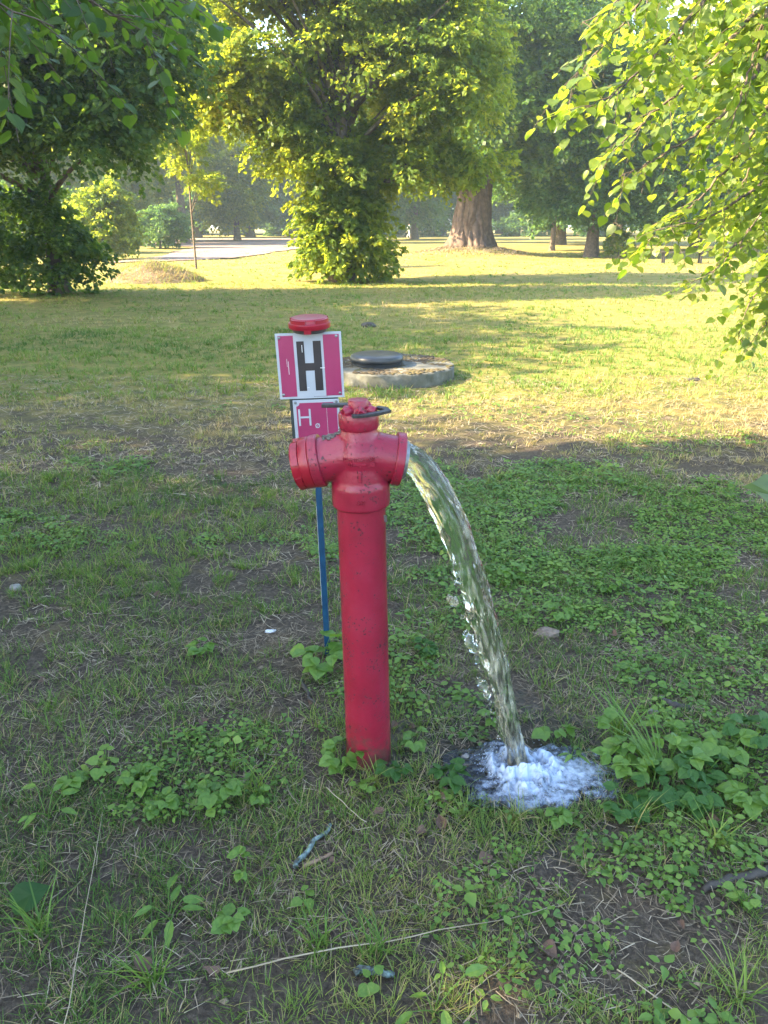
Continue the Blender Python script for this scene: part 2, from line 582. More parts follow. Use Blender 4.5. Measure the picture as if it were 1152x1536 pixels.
def leaf_frames(d, nrm):
    d = norm(d)
    s = norm(np.cross(nrm, d))
    n = np.cross(d, s)
    return d, s, n


def leaves_np(pos, d, nrm, length, width, tmplV, tmplF, tint):
    d, s, n = leaf_frames(d, nrm)
    T = tmplV
    cu = length * (-.4 + 2.6 * np.random.default_rng(len(pos)).random(len(pos)))
    V = pos[:, None, :] + length[:, None, None] * T[None, :, 0:1] * d[:, None, :] + width[:, None, None] * T[None, :, 1:2] * s[:, None, :] + cu[:, None, None] * T[None, :, 2:3] * n[:, None, :]
    m, k = len(pos), len(T)
    faces = []
    for f in tmplF:
        faces.append((f[None] + (np.arange(m) * k)[:, None, None]).reshape(-1, f.shape[1]))
    return V.reshape(-1, 3), faces, np.repeat(tint, len(tmplF[0]))


def crown_leaves(lobes, n_cl, per, size, rg, base=(0, 0, 0), spread=.55, shell=.5, droop=.25, gaps=.0):
    """leaf positions on sprays that sit in the outer part of a set of ellipsoids (cx,cy,cz,rx,ry,rz)"""
    L = np.array(lobes, float)
    w = (L[:, 3] * L[:, 4] * L[:, 5]) ** .67
    w /= w.sum()
    k = rg.choice(len(L), n_cl, p=w)
    dirs = norm(rg.normal(size=(n_cl, 3)))
    dirs[:, 2] = np.where(dirs[:, 2] < -.75, -dirs[:, 2], dirs[:, 2])
    rr = shell + (1 - shell) * rg.random(n_cl) ** .7
    rr *= .82 + .36 * vnoise3(dirs[:, 0] * 2.2 + k * 3.1, dirs[:, 1] * 2.2, dirs[:, 2] * 2.2 + 9, 11)
    C = L[k, :3] + dirs * L[k, 3:6] * rr[:, None]
    if gaps > 0:
        keep = vnoise3(C[:, 0] * .8, C[:, 1] * .8, C[:, 2] * .8, 5) > gaps
        C, dirs = C[keep], dirs[keep]
    n_cl = len(C)
    ax = norm(dirs * np.array([1, 1, .35]) + rg.normal(size=(n_cl, 3)) * .35 + np.array([0, 0, -droop]))
    side = norm(np.cross(ax, np.array([0, 0, 1.0]) + rg.normal(size=(n_cl, 3)) * .2))
    csz = spread * (.6 + .8 * rg.random(n_cl))
    t = rg.random((n_cl, per))
    lat = (rg.random((n_cl, per)) - .5) * (1.1 - .7 * t)
    ver = rg.normal(size=(n_cl, per)) * .09
    up = norm(np.cross(side, ax))
    pos = C[:, None] + csz[:, None, None] * ((t * 1.5 - .6)[..., None] * ax[:, None] + lat[..., None] * 1.2 * side[:, None] + ver[..., None] * up[:, None])
    pos[..., 2] -= (csz[:, None] * (t ** 2) * droop)
    d = ax[:, None] * .7 + np.sign(lat)[..., None] * side[:, None] * .7 + rg.normal(size=(n_cl, per, 3)) * .4 + np.array([0, 0, -.35])
    nr = up[:, None] * 1.0 + rg.normal(size=(n_cl, per, 3)) * .45
    ctint = rg.random(n_cl) * .5
    tint = (ctint[:, None] + rg.random((n_cl, per)) * .5).ravel()
    pos = pos.reshape(-1, 3)
    ln = size * (.65 + .6 * rg.random(len(pos)))
    return pos - np.array(base), d.reshape(-1, 3), nr.reshape(-1, 3), ln, ln * (.75 + .2 * rg.random(len(pos))), tint, C - np.array(base)


def trunk_mesh(base_r, top_r, height, lean=(0, 0), flare=1.5, limbs=(), sides=14, rough=.04, seed=0, z0=-.15):
    rg = np.random.default_rng(seed)
    acc = Acc()
    n = 26
    z = np.linspace(0, 1, n) ** 1.3 * (height - z0) + z0
    t = (z - z0) / (height - z0)
    rad = base_r + (top_r - base_r) * t
    rad = rad * (1 + (flare - 1) * np.exp(-np.maximum(z, 0) / (base_r * 2.2)))
    cx = lean[0] * t + .05 * base_r * np.sin(t * 9 + seed)
    cyy = lean[1] * t + .05 * base_r * np.cos(t * 7 + seed)
    pts = np.stack([cx, cyy, z], 1)
    V, F = tube(pts, rad, sides)
    ang = np.tile(np.arange(sides), n)
    V = V + (rg.random(V.shape) - .5) * rough * base_r * np.array([1, 1, .5])
    acc.add(V, F)
    for (p, r0) in limbs:
        p = np.asarray(p, float)
        tz = np.clip(p[2] * .62, height * .3, height * .97)
        tt = np.clip((tz - z0) / (height - z0), 0, 1)
        st = np.array([lean[0] * tt, lean[1] * tt, tz])
        mid = st * .5 + p * .5 + np.array([0, 0, .12 * np.linalg.norm(p - st)]) + rg.normal(size=3) * .1 * np.linalg.norm(p - st) * .5
        u = np.linspace(0, 1, 8)[:, None]
        path = (1 - u) ** 2 * st + 2 * u * (1 - u) * mid + u ** 2 * p
        V, F = tube(path, r0 * (1 - .85 * np.linspace(0, 1, 8)), 6)
        acc.add(V, F)
    return acc


def make_tree(name, base, lobes, n_cl, per, size, mat, label, group=None, tr=(.2, .08, 5), limbs=12, seed=1, spread=.55, shell=.45, droop=.25, flare=1.5, cat='tree', gaps=0.0, extra=None, bark=None, lean=(0, 0)):
    """lobes in world coordinates; the Empty stands at the trunk's foot"""
    rg = np.random.default_rng(seed)
    base = np.array([base[0], base[1], float(ground_z(base[0], base[1]))])
    root = tag(empty(name, base), label, cat, group)
    pos, d, nr, ln, wd, tint, C = crown_leaves(lobes, n_cl, per, size, rg, base, spread, shell, droop, gaps)
    pick = C[rg.choice(len(C), min(limbs, len(C)), replace=False)]
    acc = trunk_mesh(tr[0], tr[1], tr[2], limbs=[(p, tr[0] * (.25 + .2 * rg.random())) for p in pick], seed=seed, flare=flare, lean=lean)
    link('trunk', acc.mesh('trunk', True), bark or M['bark'], root)
    V, F, T = leaves_np(pos, d, nr, ln, wd, KITE_V, KITE_F, tint)
    link('crown', mesh_np('crown', V, F, T), mat, root)
    if extra:
        for nm, lb, nc, pr, sz, sp in extra:
            pos, d, nr, ln, wd, tint, C = crown_leaves(lb, nc, pr, sz, rg, base, sp, .35, .3)
            pos[:, 2] = np.maximum(pos[:, 2], .03)
            V, F, T = leaves_np(pos, d, nr, ln, wd, KITE_V, KITE_F, tint)
            link(nm, mesh_np(nm, V, F, T), mat, root)
    return root


# left tree with the leafy skirt
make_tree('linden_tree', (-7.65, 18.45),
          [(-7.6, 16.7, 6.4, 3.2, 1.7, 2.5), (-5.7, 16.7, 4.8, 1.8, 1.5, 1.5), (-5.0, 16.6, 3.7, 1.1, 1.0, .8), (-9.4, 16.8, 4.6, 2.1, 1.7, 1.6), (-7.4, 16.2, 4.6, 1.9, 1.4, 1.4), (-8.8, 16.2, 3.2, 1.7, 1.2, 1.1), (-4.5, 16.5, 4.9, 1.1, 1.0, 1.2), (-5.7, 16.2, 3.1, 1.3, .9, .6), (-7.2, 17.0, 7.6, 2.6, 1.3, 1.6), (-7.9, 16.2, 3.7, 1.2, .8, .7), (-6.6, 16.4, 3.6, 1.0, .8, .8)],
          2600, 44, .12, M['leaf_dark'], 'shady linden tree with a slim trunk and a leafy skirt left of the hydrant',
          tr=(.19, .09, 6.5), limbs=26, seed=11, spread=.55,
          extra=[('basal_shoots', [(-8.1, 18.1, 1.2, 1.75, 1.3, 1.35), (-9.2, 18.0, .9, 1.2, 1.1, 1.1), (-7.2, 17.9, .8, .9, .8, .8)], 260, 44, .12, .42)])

# middle tree whose foot is hidden in a bush of shoots
make_tree('linden_tree', (-1.17, 22.5),
          [(-3.3, 22.4, 5.9, 2.2, 2.2, 2.6), (-1.2, 22.5, 6.2, 2.6, 2.4, 3.0), (1.3, 22.3, 5.4, 2.1, 2.2, 2.7), (-2.2, 22.2, 3.6, 1.5, 1.3, 1.2), (.5, 22.2, 3.2, 1.6, 1.4, 1.2), (-1.1, 21.8, 3.2, 1.5, 1.0, .9), (-4.2, 22.3, 4.6, 1.2, 1.3, .9), (2.4, 22.2, 3.2, 1.0, 1.0, .8)],
          3300, 46, .125, M['leaf_linden'], 'broad linden tree with its foot wrapped in a round leafy bush, behind the well cover',
          tr=(.3, .1, 7), limbs=34, seed=23, spread=.5, shell=.32, gaps=.36,
          extra=[('basal_shoots', [(-1.15, 22.3, .95, 1.42, 1.2, 1.05), (-1.2, 22.3, 1.9, 1.3, 1.1, 1.0)], 420, 46, .14, .4)])

# the big old tree: furrowed trunk with a wide root flare
def furrowed_trunk(r_top, r_base, h, seed=3):
    ns, nz = 220, 90
    th = np.arange(ns) * 2 * math.pi / ns
    z = np.linspace(0, 1, nz) ** 1.2 * (h + .3) - .3
    T, Z = np.meshgrid(th, z)
    rad = r_top + (r_base - r_top) * np.exp(-np.maximum(Z, 0) / .9)
    rad = rad * (1 + .10 * np.exp(-np.maximum(Z, 0) / .7) * np.sin(T * 5 + 1.3) + .04 * np.sin(T * 3 + Z * .4))
    wob = .25 * (vnoise2(T * 3, Z * 1.2, 4) - .5)
    a = (T + wob) * 17 / (2 * math.pi) * 1.6
    rid = np.abs(vnoise2(np.mod(a, 1e9) * 1.0, Z * .7 + 40, 8) - .5) * 2
    rid2 = np.abs(vnoise2(a * 2.3, Z * 1.6, 9) - .5) * 2
    rad = rad + .19 * (np.sqrt(rid) - .5) + .07 * (rid2 - .5)
    V = np.stack([rad * np.cos(T) + .03 * Z, rad * np.sin(T), Z], -1).reshape(-1, 3)
    k = np.arange(ns)
    F = []
    for i in range(nz - 1):
        F.append(np.stack([i * ns + k, i * ns + (k + 1) % ns, (i + 1) * ns + (k + 1) % ns, (i + 1) * ns + k], 1))
    return V, [np.concatenate(F)]


M['old_bark'] = mat_plain('old_bark', [(.25, (.05, .031, .022)), (.5, (.10, .066, .048)), (.75, (.16, .115, .085))], 5, .9, .8, 30, .02)
bt = make_tree('old_tree', (4.4, 40.7),
               [(3.6, 40.5, 9.5, 5.5, 4.6, 4.6), (8.2, 40.3, 7.6, 3.6, 3.6, 4.0), (.2, 40.5, 8.2, 3.6, 3.6, 4.2), (4.8, 38.6, 6.2, 3.6, 2.2, 2.2), (1.6, 38.8, 4.8, 2.2, 1.6, 1.6), (7.6, 39.0, 5.0, 2.0, 1.6, 1.7), (8.9, 40.2, 4.2, 1.2, 1.2, 1.2), (4.6, 38.9, 4.6, 1.4, .8, .7)],
               2600, 46, .20, M['leaf_mid'], 'massive old tree with a deeply furrowed trunk flaring into a dry grassy mound',
               tr=(.5, .2, 12), limbs=24, seed=31, spread=.8, shell=.4)
for ch in bt.children:
    if ch.name.startswith('trunk'):
        V, F = furrowed_trunk(.78, 1.25, 6.5)
        a = Acc().add(V, F)
        old = ch.data
        lv = np.empty(len(old.vertices) * 3, np.float32); old.vertices.foreach_get('co', lv); lv = lv.reshape(-1, 3)
        nt_ = 26 * 14                                                     # limbs follow the plain stem in the old mesh
        lf = [np.array([list(p.vertices) for p in old.polygons if len(p.vertices) == 4 and min(p.vertices) >= nt_]) - nt_]
        if len(lf[0]): a.add(lv[nt_:], lf)
        ch.data = a.mesh('trunk', True)
        ch.data.materials.append(M['old_bark'])

# trees and bushes at the right, in their own shade
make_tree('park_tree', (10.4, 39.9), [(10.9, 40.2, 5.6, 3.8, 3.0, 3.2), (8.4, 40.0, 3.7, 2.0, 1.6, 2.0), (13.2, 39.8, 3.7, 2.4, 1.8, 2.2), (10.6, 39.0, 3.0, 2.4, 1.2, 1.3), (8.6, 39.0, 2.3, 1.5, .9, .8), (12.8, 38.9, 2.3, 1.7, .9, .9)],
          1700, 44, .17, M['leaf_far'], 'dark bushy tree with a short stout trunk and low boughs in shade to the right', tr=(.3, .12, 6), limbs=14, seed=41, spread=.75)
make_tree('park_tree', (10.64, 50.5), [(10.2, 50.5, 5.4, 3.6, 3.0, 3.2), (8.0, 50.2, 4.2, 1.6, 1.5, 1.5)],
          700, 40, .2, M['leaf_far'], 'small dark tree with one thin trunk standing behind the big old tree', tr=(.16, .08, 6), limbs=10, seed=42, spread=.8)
make_tree('shrub', (11.45, 38.9), [(11.45, 38.9, .7, .7, .6, .7)], 60, 40, .13, M['leaf_linden'], 'small pale green shrub at the foot of the dark tree', tr=(.03, .01, .9), limbs=6, seed=43, spread=.3, cat='shrub')
make_tree('copper_tree', (17.2, 30.5), [(16.8, 30.5, 5.6, 2.2, 2.2, 2.4), (16.2, 30.3, 3.6, 1.4, 1.4, 1.4)], 420, 40, .16, M['leaf_copper'], 'tree with rusty brown leaves glimpsed behind the bright hanging branches', tr=(.2, .1, 5.5), limbs=10, seed=44, spread=.6)

# thin young tree by the grass heap
make_tree('young_tree', (-6.96, 29.3), [(-7.1, 29.3, 4.4, .8, .8, 1.6), (-6.5, 29.2, 2.9, .6, .5, .5)],
          120, 40, .13, M['leaf_linden'], 'thin young tree with a bare straight stem beside the grass heap', tr=(.042, .025, 4.2), limbs=10, seed=45, spread=.4, flare=1.1)

# thicket behind the left tree
for i, (x, y, sx, sz, lab, mt) in enumerate([
        (-13.0, 37, 1.6, 2.6, 'sunlit yellow green bush seen under the boughs of the left tree', 'leaf_linden'),
        (-16.2, 46, 2.0, 1.9, 'pale dusty bush beside the far end of the gravel path', 'leaf_linden'),
        (-19.5, 47, 2.4, 2.6, 'dull green bush filling the gap behind the left trunk', 'leaf_far'),
        (-23.0, 46, 2.6, 3.0, 'tall dark bush at the left edge behind the leafy skirt', 'leaf_dark'),
        (-15.4, 55, 2.2, 2.2, 'dark rounded bush where the gravel path narrows', 'leaf_far')]):
    make_tree('bush', (x, y), [(x, y, sz * .55, sx, sx * .8, sz * .6), (x + .3 * sx, y, sz * .9, sx * .6, sx * .6, sz * .45)], 260, 42, .17, M[mt], lab, tr=(.08, .03, sz * .8), limbs=8, seed=50 + i, spread=.5, cat='bush')
make_tree('tall_tree', (-17.5, 70), [(-16.8, 70, 11, 4.0, 4, 6), (-13.6, 70, 13, 3.2, 3, 5), (-20, 70, 9, 3.5, 3.5, 5)], 1000, 44, .3, M['leaf_linden'], 'tall hazy light green tree behind the gravel path', tr=(.4, .15, 14), limbs=16, seed=61, spread=1.2)
make_tree('tall_tree', (8.6, 72), [(-2, 72, 13, 5, 4, 6), (6, 72, 12, 6, 4, 6), (13, 72, 11, 6, 4, 6)], 1100, 44, .32, M['leaf_far'], 'tall dark crowned tree rising behind the massive old trunk', tr=(.45, .15, 14), limbs=16, seed=62, spread=1.2)
make_tree('tall_tree', (18, 62), [(16.5, 62, 9, 5, 4, 5.5), (22, 62, 9, 4.5, 4, 6), (15, 61, 15, 5, 4, 4)], 1000, 44, .3, M['leaf_far'], 'tall bluish green tree behind the dark bushy tree', tr=(.4, .15, 12), limbs=14, seed=63, spread=1.2)

# far edge of the park: dark trees that stand close together
GF = 'trees along the far edge of the park'
far0 = make_tree('far_tree', (0, 118), [(0, 118, 9.5, 5.2, 4.5, 7.5), (0, 118, 15, 3.8, 3.5, 5.5), (0, 117, 4.2, 5.0, 4, 3.2)], 820, 40, .5, M['leaf_far'], 'dark tree in the closed row along the far edge of the park', GF, tr=(.5, .2, 15), limbs=12, seed=71, spread=1.5, shell=.3)
fx = [(-96, 128, 1.0), (-84, 122, 1.1), (-72, 130, 1.0), (-62, 121, 1.05), (-53, 128, 1.15), (-45, 140, 1.2), (-33, 136, 1.05), (-25, 131, .95), (-18, 137, 1.1), (-9, 128, 1.0), (9, 124, 1.05), (17, 132, 1.0), (26, 122, 1.1), (35, 130, 1.0), (44, 121, 1.05), (53, 128, 1.1), (62, 124, 1.0), (72, 128, 1.1), (84, 122, 1.0), (-40, 150, 1.5), (-20, 155, 1.5), (0, 150, 1.5), (22, 152, 1.5), (44, 150, 1.5), (66, 152, 1.4), (-64, 152, 1.4)]
for i, (x, y, s) in enumerate(fx):
    dup(far0, (x, y, 0), rng.random() * 6.28, (s, s, s * (.9 + .25 * rng.random())))
for (x, y, s) in [(-23.5, 101, .95), (-17.5, 105, 1.0), (-12.6, 110, 1.0), (-31, 104, 1.0)]:
    dup(far0, (x, y, 0), rng.random() * 6.28, s)
GM = 'trees standing beyond the path at the left'
mid0 = make_tree('park_tree', (-29, 62), [(-29, 62, 6.5, 3.8, 3.2, 4.6), (-30.5, 61.5, 3.2, 3.0, 2.4, 2.6), (-26.8, 61.5, 4, 2.4, 2, 2.6)], 700, 42, .26, M['leaf_linden'], 'leafy mid green tree beyond the gravel path', GM, tr=(.28, .1, 9), limbs=12, seed=73, spread=1.0)
for (x, y, s) in [(-37, 58, 1.0), (-22.5, 64, 1.15), (-46, 64, 1.2), (-34, 74, 1.4), (-25, 80, 1.5), (-15, 82, 1.1)]:
    dup(mid0, (x, y, 0), rng.random() * 6.28, s)
for (x, y, s) in [(19.5, 50, .62), (25, 56, .7), (31, 52, .7), (14.5, 66, .8), (-2, 86, .8), (3.5, 92, .8)]:
    q = dup(far0, (x, y, 0), rng.random() * 6.28, s)
    q['label'] = 'dark tree in the shady group behind the old tree and the hanging branches'
    q['group'] = 'dark trees behind the old tree'
und0 = make_tree('far_bush', (-4, 112), [(-4, 112, 1.5, 4.0, 2.0, 1.7)], 170, 36, .35, M['leaf_far'], 'low dark bush under the trees along the far edge', 'bushes under the far trees', tr=(.1, .05, 1.5), limbs=5, seed=72, spread=.9, cat='bush')
for i, (x, y) in enumerate([(-70, 116), (-60, 113), (-50, 118), (-42, 131), (-33, 134), (-24, 133), (-15, 120), (4, 114), (12, 111), (21, 115), (30, 112), (39, 113), (48, 114), (58, 113), (68, 114)]):
    dup(und0, (x, y, 0), rng.random() * 6.28, .8 + .5 * rng.random())

# lindens beside the lawn whose shade lies over the hydrant (their stems stand left of the picture)
GS = 'lindens lining the lawn at the left'
sh0 = make_tree('shade_tree', (-10.5, .9), [(-10.5, .9, 5.6, 3.1, 3.1, 2.4), (-10.2, .9, 3.6, 2.6, 2.6, 1.2)], 430, 42, .14, M['leaf_linden'], 'leafy linden at the left whose shade lies over the hydrant', GS, tr=(.24, .1, 6), limbs=14, seed=81, spread=.6, shell=.2, gaps=.36)
for (x, y, s) in [(-10.6, 5.6, .85), (-10.4, 10.9, 1.05), (-15.2, -.6, 1.45), (-15.5, 4.4, 1.1), (-12.8, 14.2, .95), (-11.6, 8.6, 1.12), (-13.6, 11.6, 1.1), (-12.4, -3.0, 1.15), (-11.2, -1.6, .9), (-9.0, -.9, 1.0)]:
    dup(sh0, (x, y, 0), rng.random() * 6.28, s)

# ------------------------------------------------------------------ hanging branches close by
HEARTMESH = {}
def heart_mesh(name, mat, wid=.95, seed=0):
    V = HEART_V.copy()
    V[:, 1] *= wid
    rg = np.random.default_rng(seed)
    V[3:, :2] += (rg.random((len(V) - 3, 2)) - .5) * .05
    me = mesh_np(name, V, HEART_F, np.full(16, .25 + .5 * rg.random()))
    me.materials.append(mat)
    return me


def hanging_tree(name, trunk_xy, trunk_h, branches, label, mat, size, n_single, seed, tr=(.2, .09), upper=None, twig_n=9, leaf_per=9, twig_len=.42, up_leaf=.12):
    """branches: polylines in world space; side twigs and leaves grow along their outer part"""
    rg = np.random.default_rng(seed)
    base = np.array([trunk_xy[0], trunk_xy[1], float(ground_z(*trunk_xy))])
    root = tag(empty(name, base), label, 'tree')
    acc = trunk_mesh(tr[0], tr[1], trunk_h, seed=seed)
    Lp, Ld, Ln = [], [], []
    for pl in branches:
        pl = np.array(pl, float)
        st = np.array([base[0], base[1], min(trunk_h * .92, pl[0][2] + .6)])
        u = np.linspace(0, 1, 40)
        seg = np.concatenate([[0], np.cumsum(np.linalg.norm(np.diff(pl, axis=0), axis=1))])
        seg /= seg[-1]
        path = np.stack([np.interp(u, seg, pl[:, j]) for j in range(3)], 1)
        for _ in range(6): path[1:-1] = (path[:-2] + 2 * path[1:-1] + path[2:]) / 4
        path[1:-1] += rg.normal(size=(38, 3)) * .006
        full = np.concatenate([(st + (path[0] - st) * np.linspace(0, .95, 8)[:, None] + np.array([0, 0, .35]) * np.sin(np.linspace(0, 3.0, 8))[:, None]), path])
        V, F = tube(full - base, np.linspace(.022, .002, len(full)), 6)
        acc.add(V, F)
        tl = np.linalg.norm(np.diff(path, axis=0), axis=1).sum()
        m = max(5, int(twig_n * tl))
        for k in range(m):
            t = .06 + .94 * (k + rg.random()) / m
            i = min(38, int(t * 39))
            p0 = path[i]
            tg = norm(path[i + 1] - path[i])
            sd = norm(np.cross(tg, [0, 0, 1.0]) + rg.normal(size=3) * .35)
            sg = 1 if k % 2 else -1
            dr = norm(tg * .75 + sd * sg * .75 + np.array([0, 0, -.15]) + rg.normal(size=3) * .22)
            ln = twig_len * (.5 + .8 * rg.random()) * (1 - .35 * t)
            v = np.linspace(0, 1, 6)[:, None]
            tw = p0 + dr * ln * v + np.array([0, 0, -.28 * ln]) * v ** 2
            V, F = tube(tw - base, np.linspace(.0024, .0010, 6), 4, cap=False)
            acc.add(V, F)
            q = max(3, int(leaf_per * ln / twig_len))
            for j in range(q):
                s = .1 + .9 * (j + rg.random() * .6) / q
                pp = p0 + dr * ln * s + np.array([0, 0, -.28 * ln]) * s * s
                td = norm(dr + np.array([0, 0, -.56 * s]))
                ls = norm(np.cross(td, [0, 0, 1.0])) * (1 if j % 2 else -1)
                d = norm(td * .55 + ls * .8 + np.array([0, 0, -.35]) + rg.normal(size=3) * .25)
                Lp.append(pp + d * .02); Ld.append(d); Ln.append(np.array([0, 0, 1.0]) + rg.normal(size=3) * .38 - .25 * d)
    link('trunk', acc.mesh('trunk', True), M['bark'], root)
    Lp, Ld, Ln = np.array(Lp), np.array(Ld), np.array(Ln)
    ln = size * (.45 + .85 * rg.random(len(Lp)))
    tint = rg.random(len(Lp))
    # which leaves show largest in the photo
    rel = Lp - np.array([0, 0, CAMH])
    dep = rel[:, 1] * CP - rel[:, 2] * SP
    px = 576 + FPX * rel[:, 0] / np.maximum(dep, .1)
    py = 768 - FPX * (rel[:, 1] * SP + rel[:, 2] * CP) / np.maximum(dep, .1)
    vis = (dep > .3) & (px > -10) & (px < 1162) & (py > -10) & (py < 1546)
    big = np.where(vis, ln / np.maximum(dep, .1), 0)
    order = np.argsort(-big)
    one = order[:n_single][big[order[:n_single]] > 0]
    rest = np.setdiff1d(np.arange(len(Lp)), one)
    V, F, T = leaves_np(Lp[rest] - base, Ld[rest], Ln[rest], ln[rest], ln[rest] * .9, HEART_V, HEART_F, tint[rest])
    link('foliage', mesh_np('foliage', V, F, T), mat, root)['kind'] = 'stuff'
    var = [heart_mesh('leaf', mat, w, s) for w, s in ((.85, 1), (.95, 2), (1.0, 3), (.9, 4), (.92, 5), (.98, 6), (.88, 7), (1.02, 8))]
    d, s, n = leaf_frames(Ld[one], Ln[one])
    for q, i in enumerate(one):
        o = link('leaf', var[rg.integers(len(var))], None, root)
        L = ln[i]
        mw = Matrix(((d[q][0] * L, s[q][0] * L, n[q][0] * L, Lp[i][0] - base[0]), (d[q][1] * L, s[q][1] * L, n[q][1] * L, Lp[i][1] - base[1]), (d[q][2] * L, s[q][2] * L, n[q][2] * L, Lp[i][2] - base[2]), (0, 0, 0, 1)))
        o.matrix_local = mw
    if upper:
        pos, dd, nr, l2, w2, t2, C = crown_leaves(upper, 900, 40, up_leaf, rg, base, .45, .3)
        V, F, T = leaves_np(pos, dd, nr, l2, w2, KITE_V, KITE_F, t2)
        link('crown', mesh_np('crown', V, F, T), mat, root)
    return root


hanging_tree('linden_tree', (6.2, 7.4), 7.0, [
    [P(1180, -220, 5.6), P(1010, -60, 5.3), P(930, 40, 5.1), P(850, 130, 4.9)],
    [P(1180, -160, 5.2), P(1040, 20, 5.0), P(960, 110, 4.8), P(868, 172, 4.7)],
    [P(1200, -60, 5.8), P(1060, 100, 5.5), P(960, 190, 5.3), P(895, 255, 5.2)],
    [P(1190, 30, 5.5), P(1090, 170, 5.3), P(1010, 225, 5.2), P(930, 265, 5.1)],
    [P(1210, 60, 6.0), P(1110, 230, 5.8), P(1040, 310, 5.6), P(955, 372, 5.5)],
    [P(1210, 140, 5.6), P(1140, 280, 5.5), P(1060, 330, 5.4), P(985, 345, 5.3)],
    [P(1210, 200, 6.0), P(1130, 340, 5.9), P(1080, 400, 5.8), P(1030, 430, 5.8)],
    [P(1230, 260, 6.0), P(1170, 390, 6.0), P(1120, 460, 6.0), P(1105, 515, 6.0)],
    [P(1230, 300, 5.6), P(1190, 400, 5.6), P(1160, 470, 5.7), P(1130, 510, 5.7)],
    [P(1120, -200, 5.0), P(1010, -80, 4.9), P(940, -10, 4.8), P(872, 40, 4.7)],
    [P(1220, -120, 5.0), P(1150, 20, 4.9), P(1120, 120, 4.9), P(1090, 210, 4.9)],
    [P(1220, 0, 6.4), P(1170, 150, 6.3), P(1120, 260, 6.2), P(1090, 330, 6.2)],
    [P(1160, -180, 6.2), P(1060, 0, 6.0), P(1010, 70, 5.9), P(950, 150, 5.8)],
    [P(1240, 100, 5.2), P(1190, 220, 5.2), P(1150, 300, 5.2), P(1110, 370, 5.2)]],
    'linden with bright hanging leafy branches reaching in from the right', M['leaf_near'], .070, 300, 91,
    upper=[(6.4, 7.4, 5.6, 2.6, 2.4, 1.7), (*P(1150, 60, 7.2), .8, .6, .8), (*P(1200, 260, 7.4), .6, .6, .8), (*P(1210, 420, 7.6), .4, .4, .5)], twig_n=15, leaf_per=13, twig_len=.42, up_leaf=.085)

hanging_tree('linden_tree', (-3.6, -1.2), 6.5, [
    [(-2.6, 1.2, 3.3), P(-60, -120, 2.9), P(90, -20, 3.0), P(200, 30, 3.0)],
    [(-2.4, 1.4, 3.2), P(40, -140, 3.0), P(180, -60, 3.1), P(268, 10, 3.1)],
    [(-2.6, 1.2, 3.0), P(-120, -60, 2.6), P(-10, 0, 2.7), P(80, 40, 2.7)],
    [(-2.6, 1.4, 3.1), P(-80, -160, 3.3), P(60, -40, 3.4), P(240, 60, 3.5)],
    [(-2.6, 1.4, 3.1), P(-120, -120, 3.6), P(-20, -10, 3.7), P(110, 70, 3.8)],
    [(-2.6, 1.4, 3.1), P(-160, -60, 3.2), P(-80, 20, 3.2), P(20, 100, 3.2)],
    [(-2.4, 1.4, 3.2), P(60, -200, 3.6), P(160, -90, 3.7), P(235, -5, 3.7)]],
    'overhanging linden whose dark shaded leaves dip in along the top edge at the left', M['leaf_dark'], .056, 280, 92,  # darker leaf colour used to deepen the shade on these leaves
    upper=[(-5.0, 2.0, 4.7, 1.6, 1.9, 1.2)], twig_n=16, leaf_per=15)  # unseen crown lobe, added to keep sun off the dipping leaves

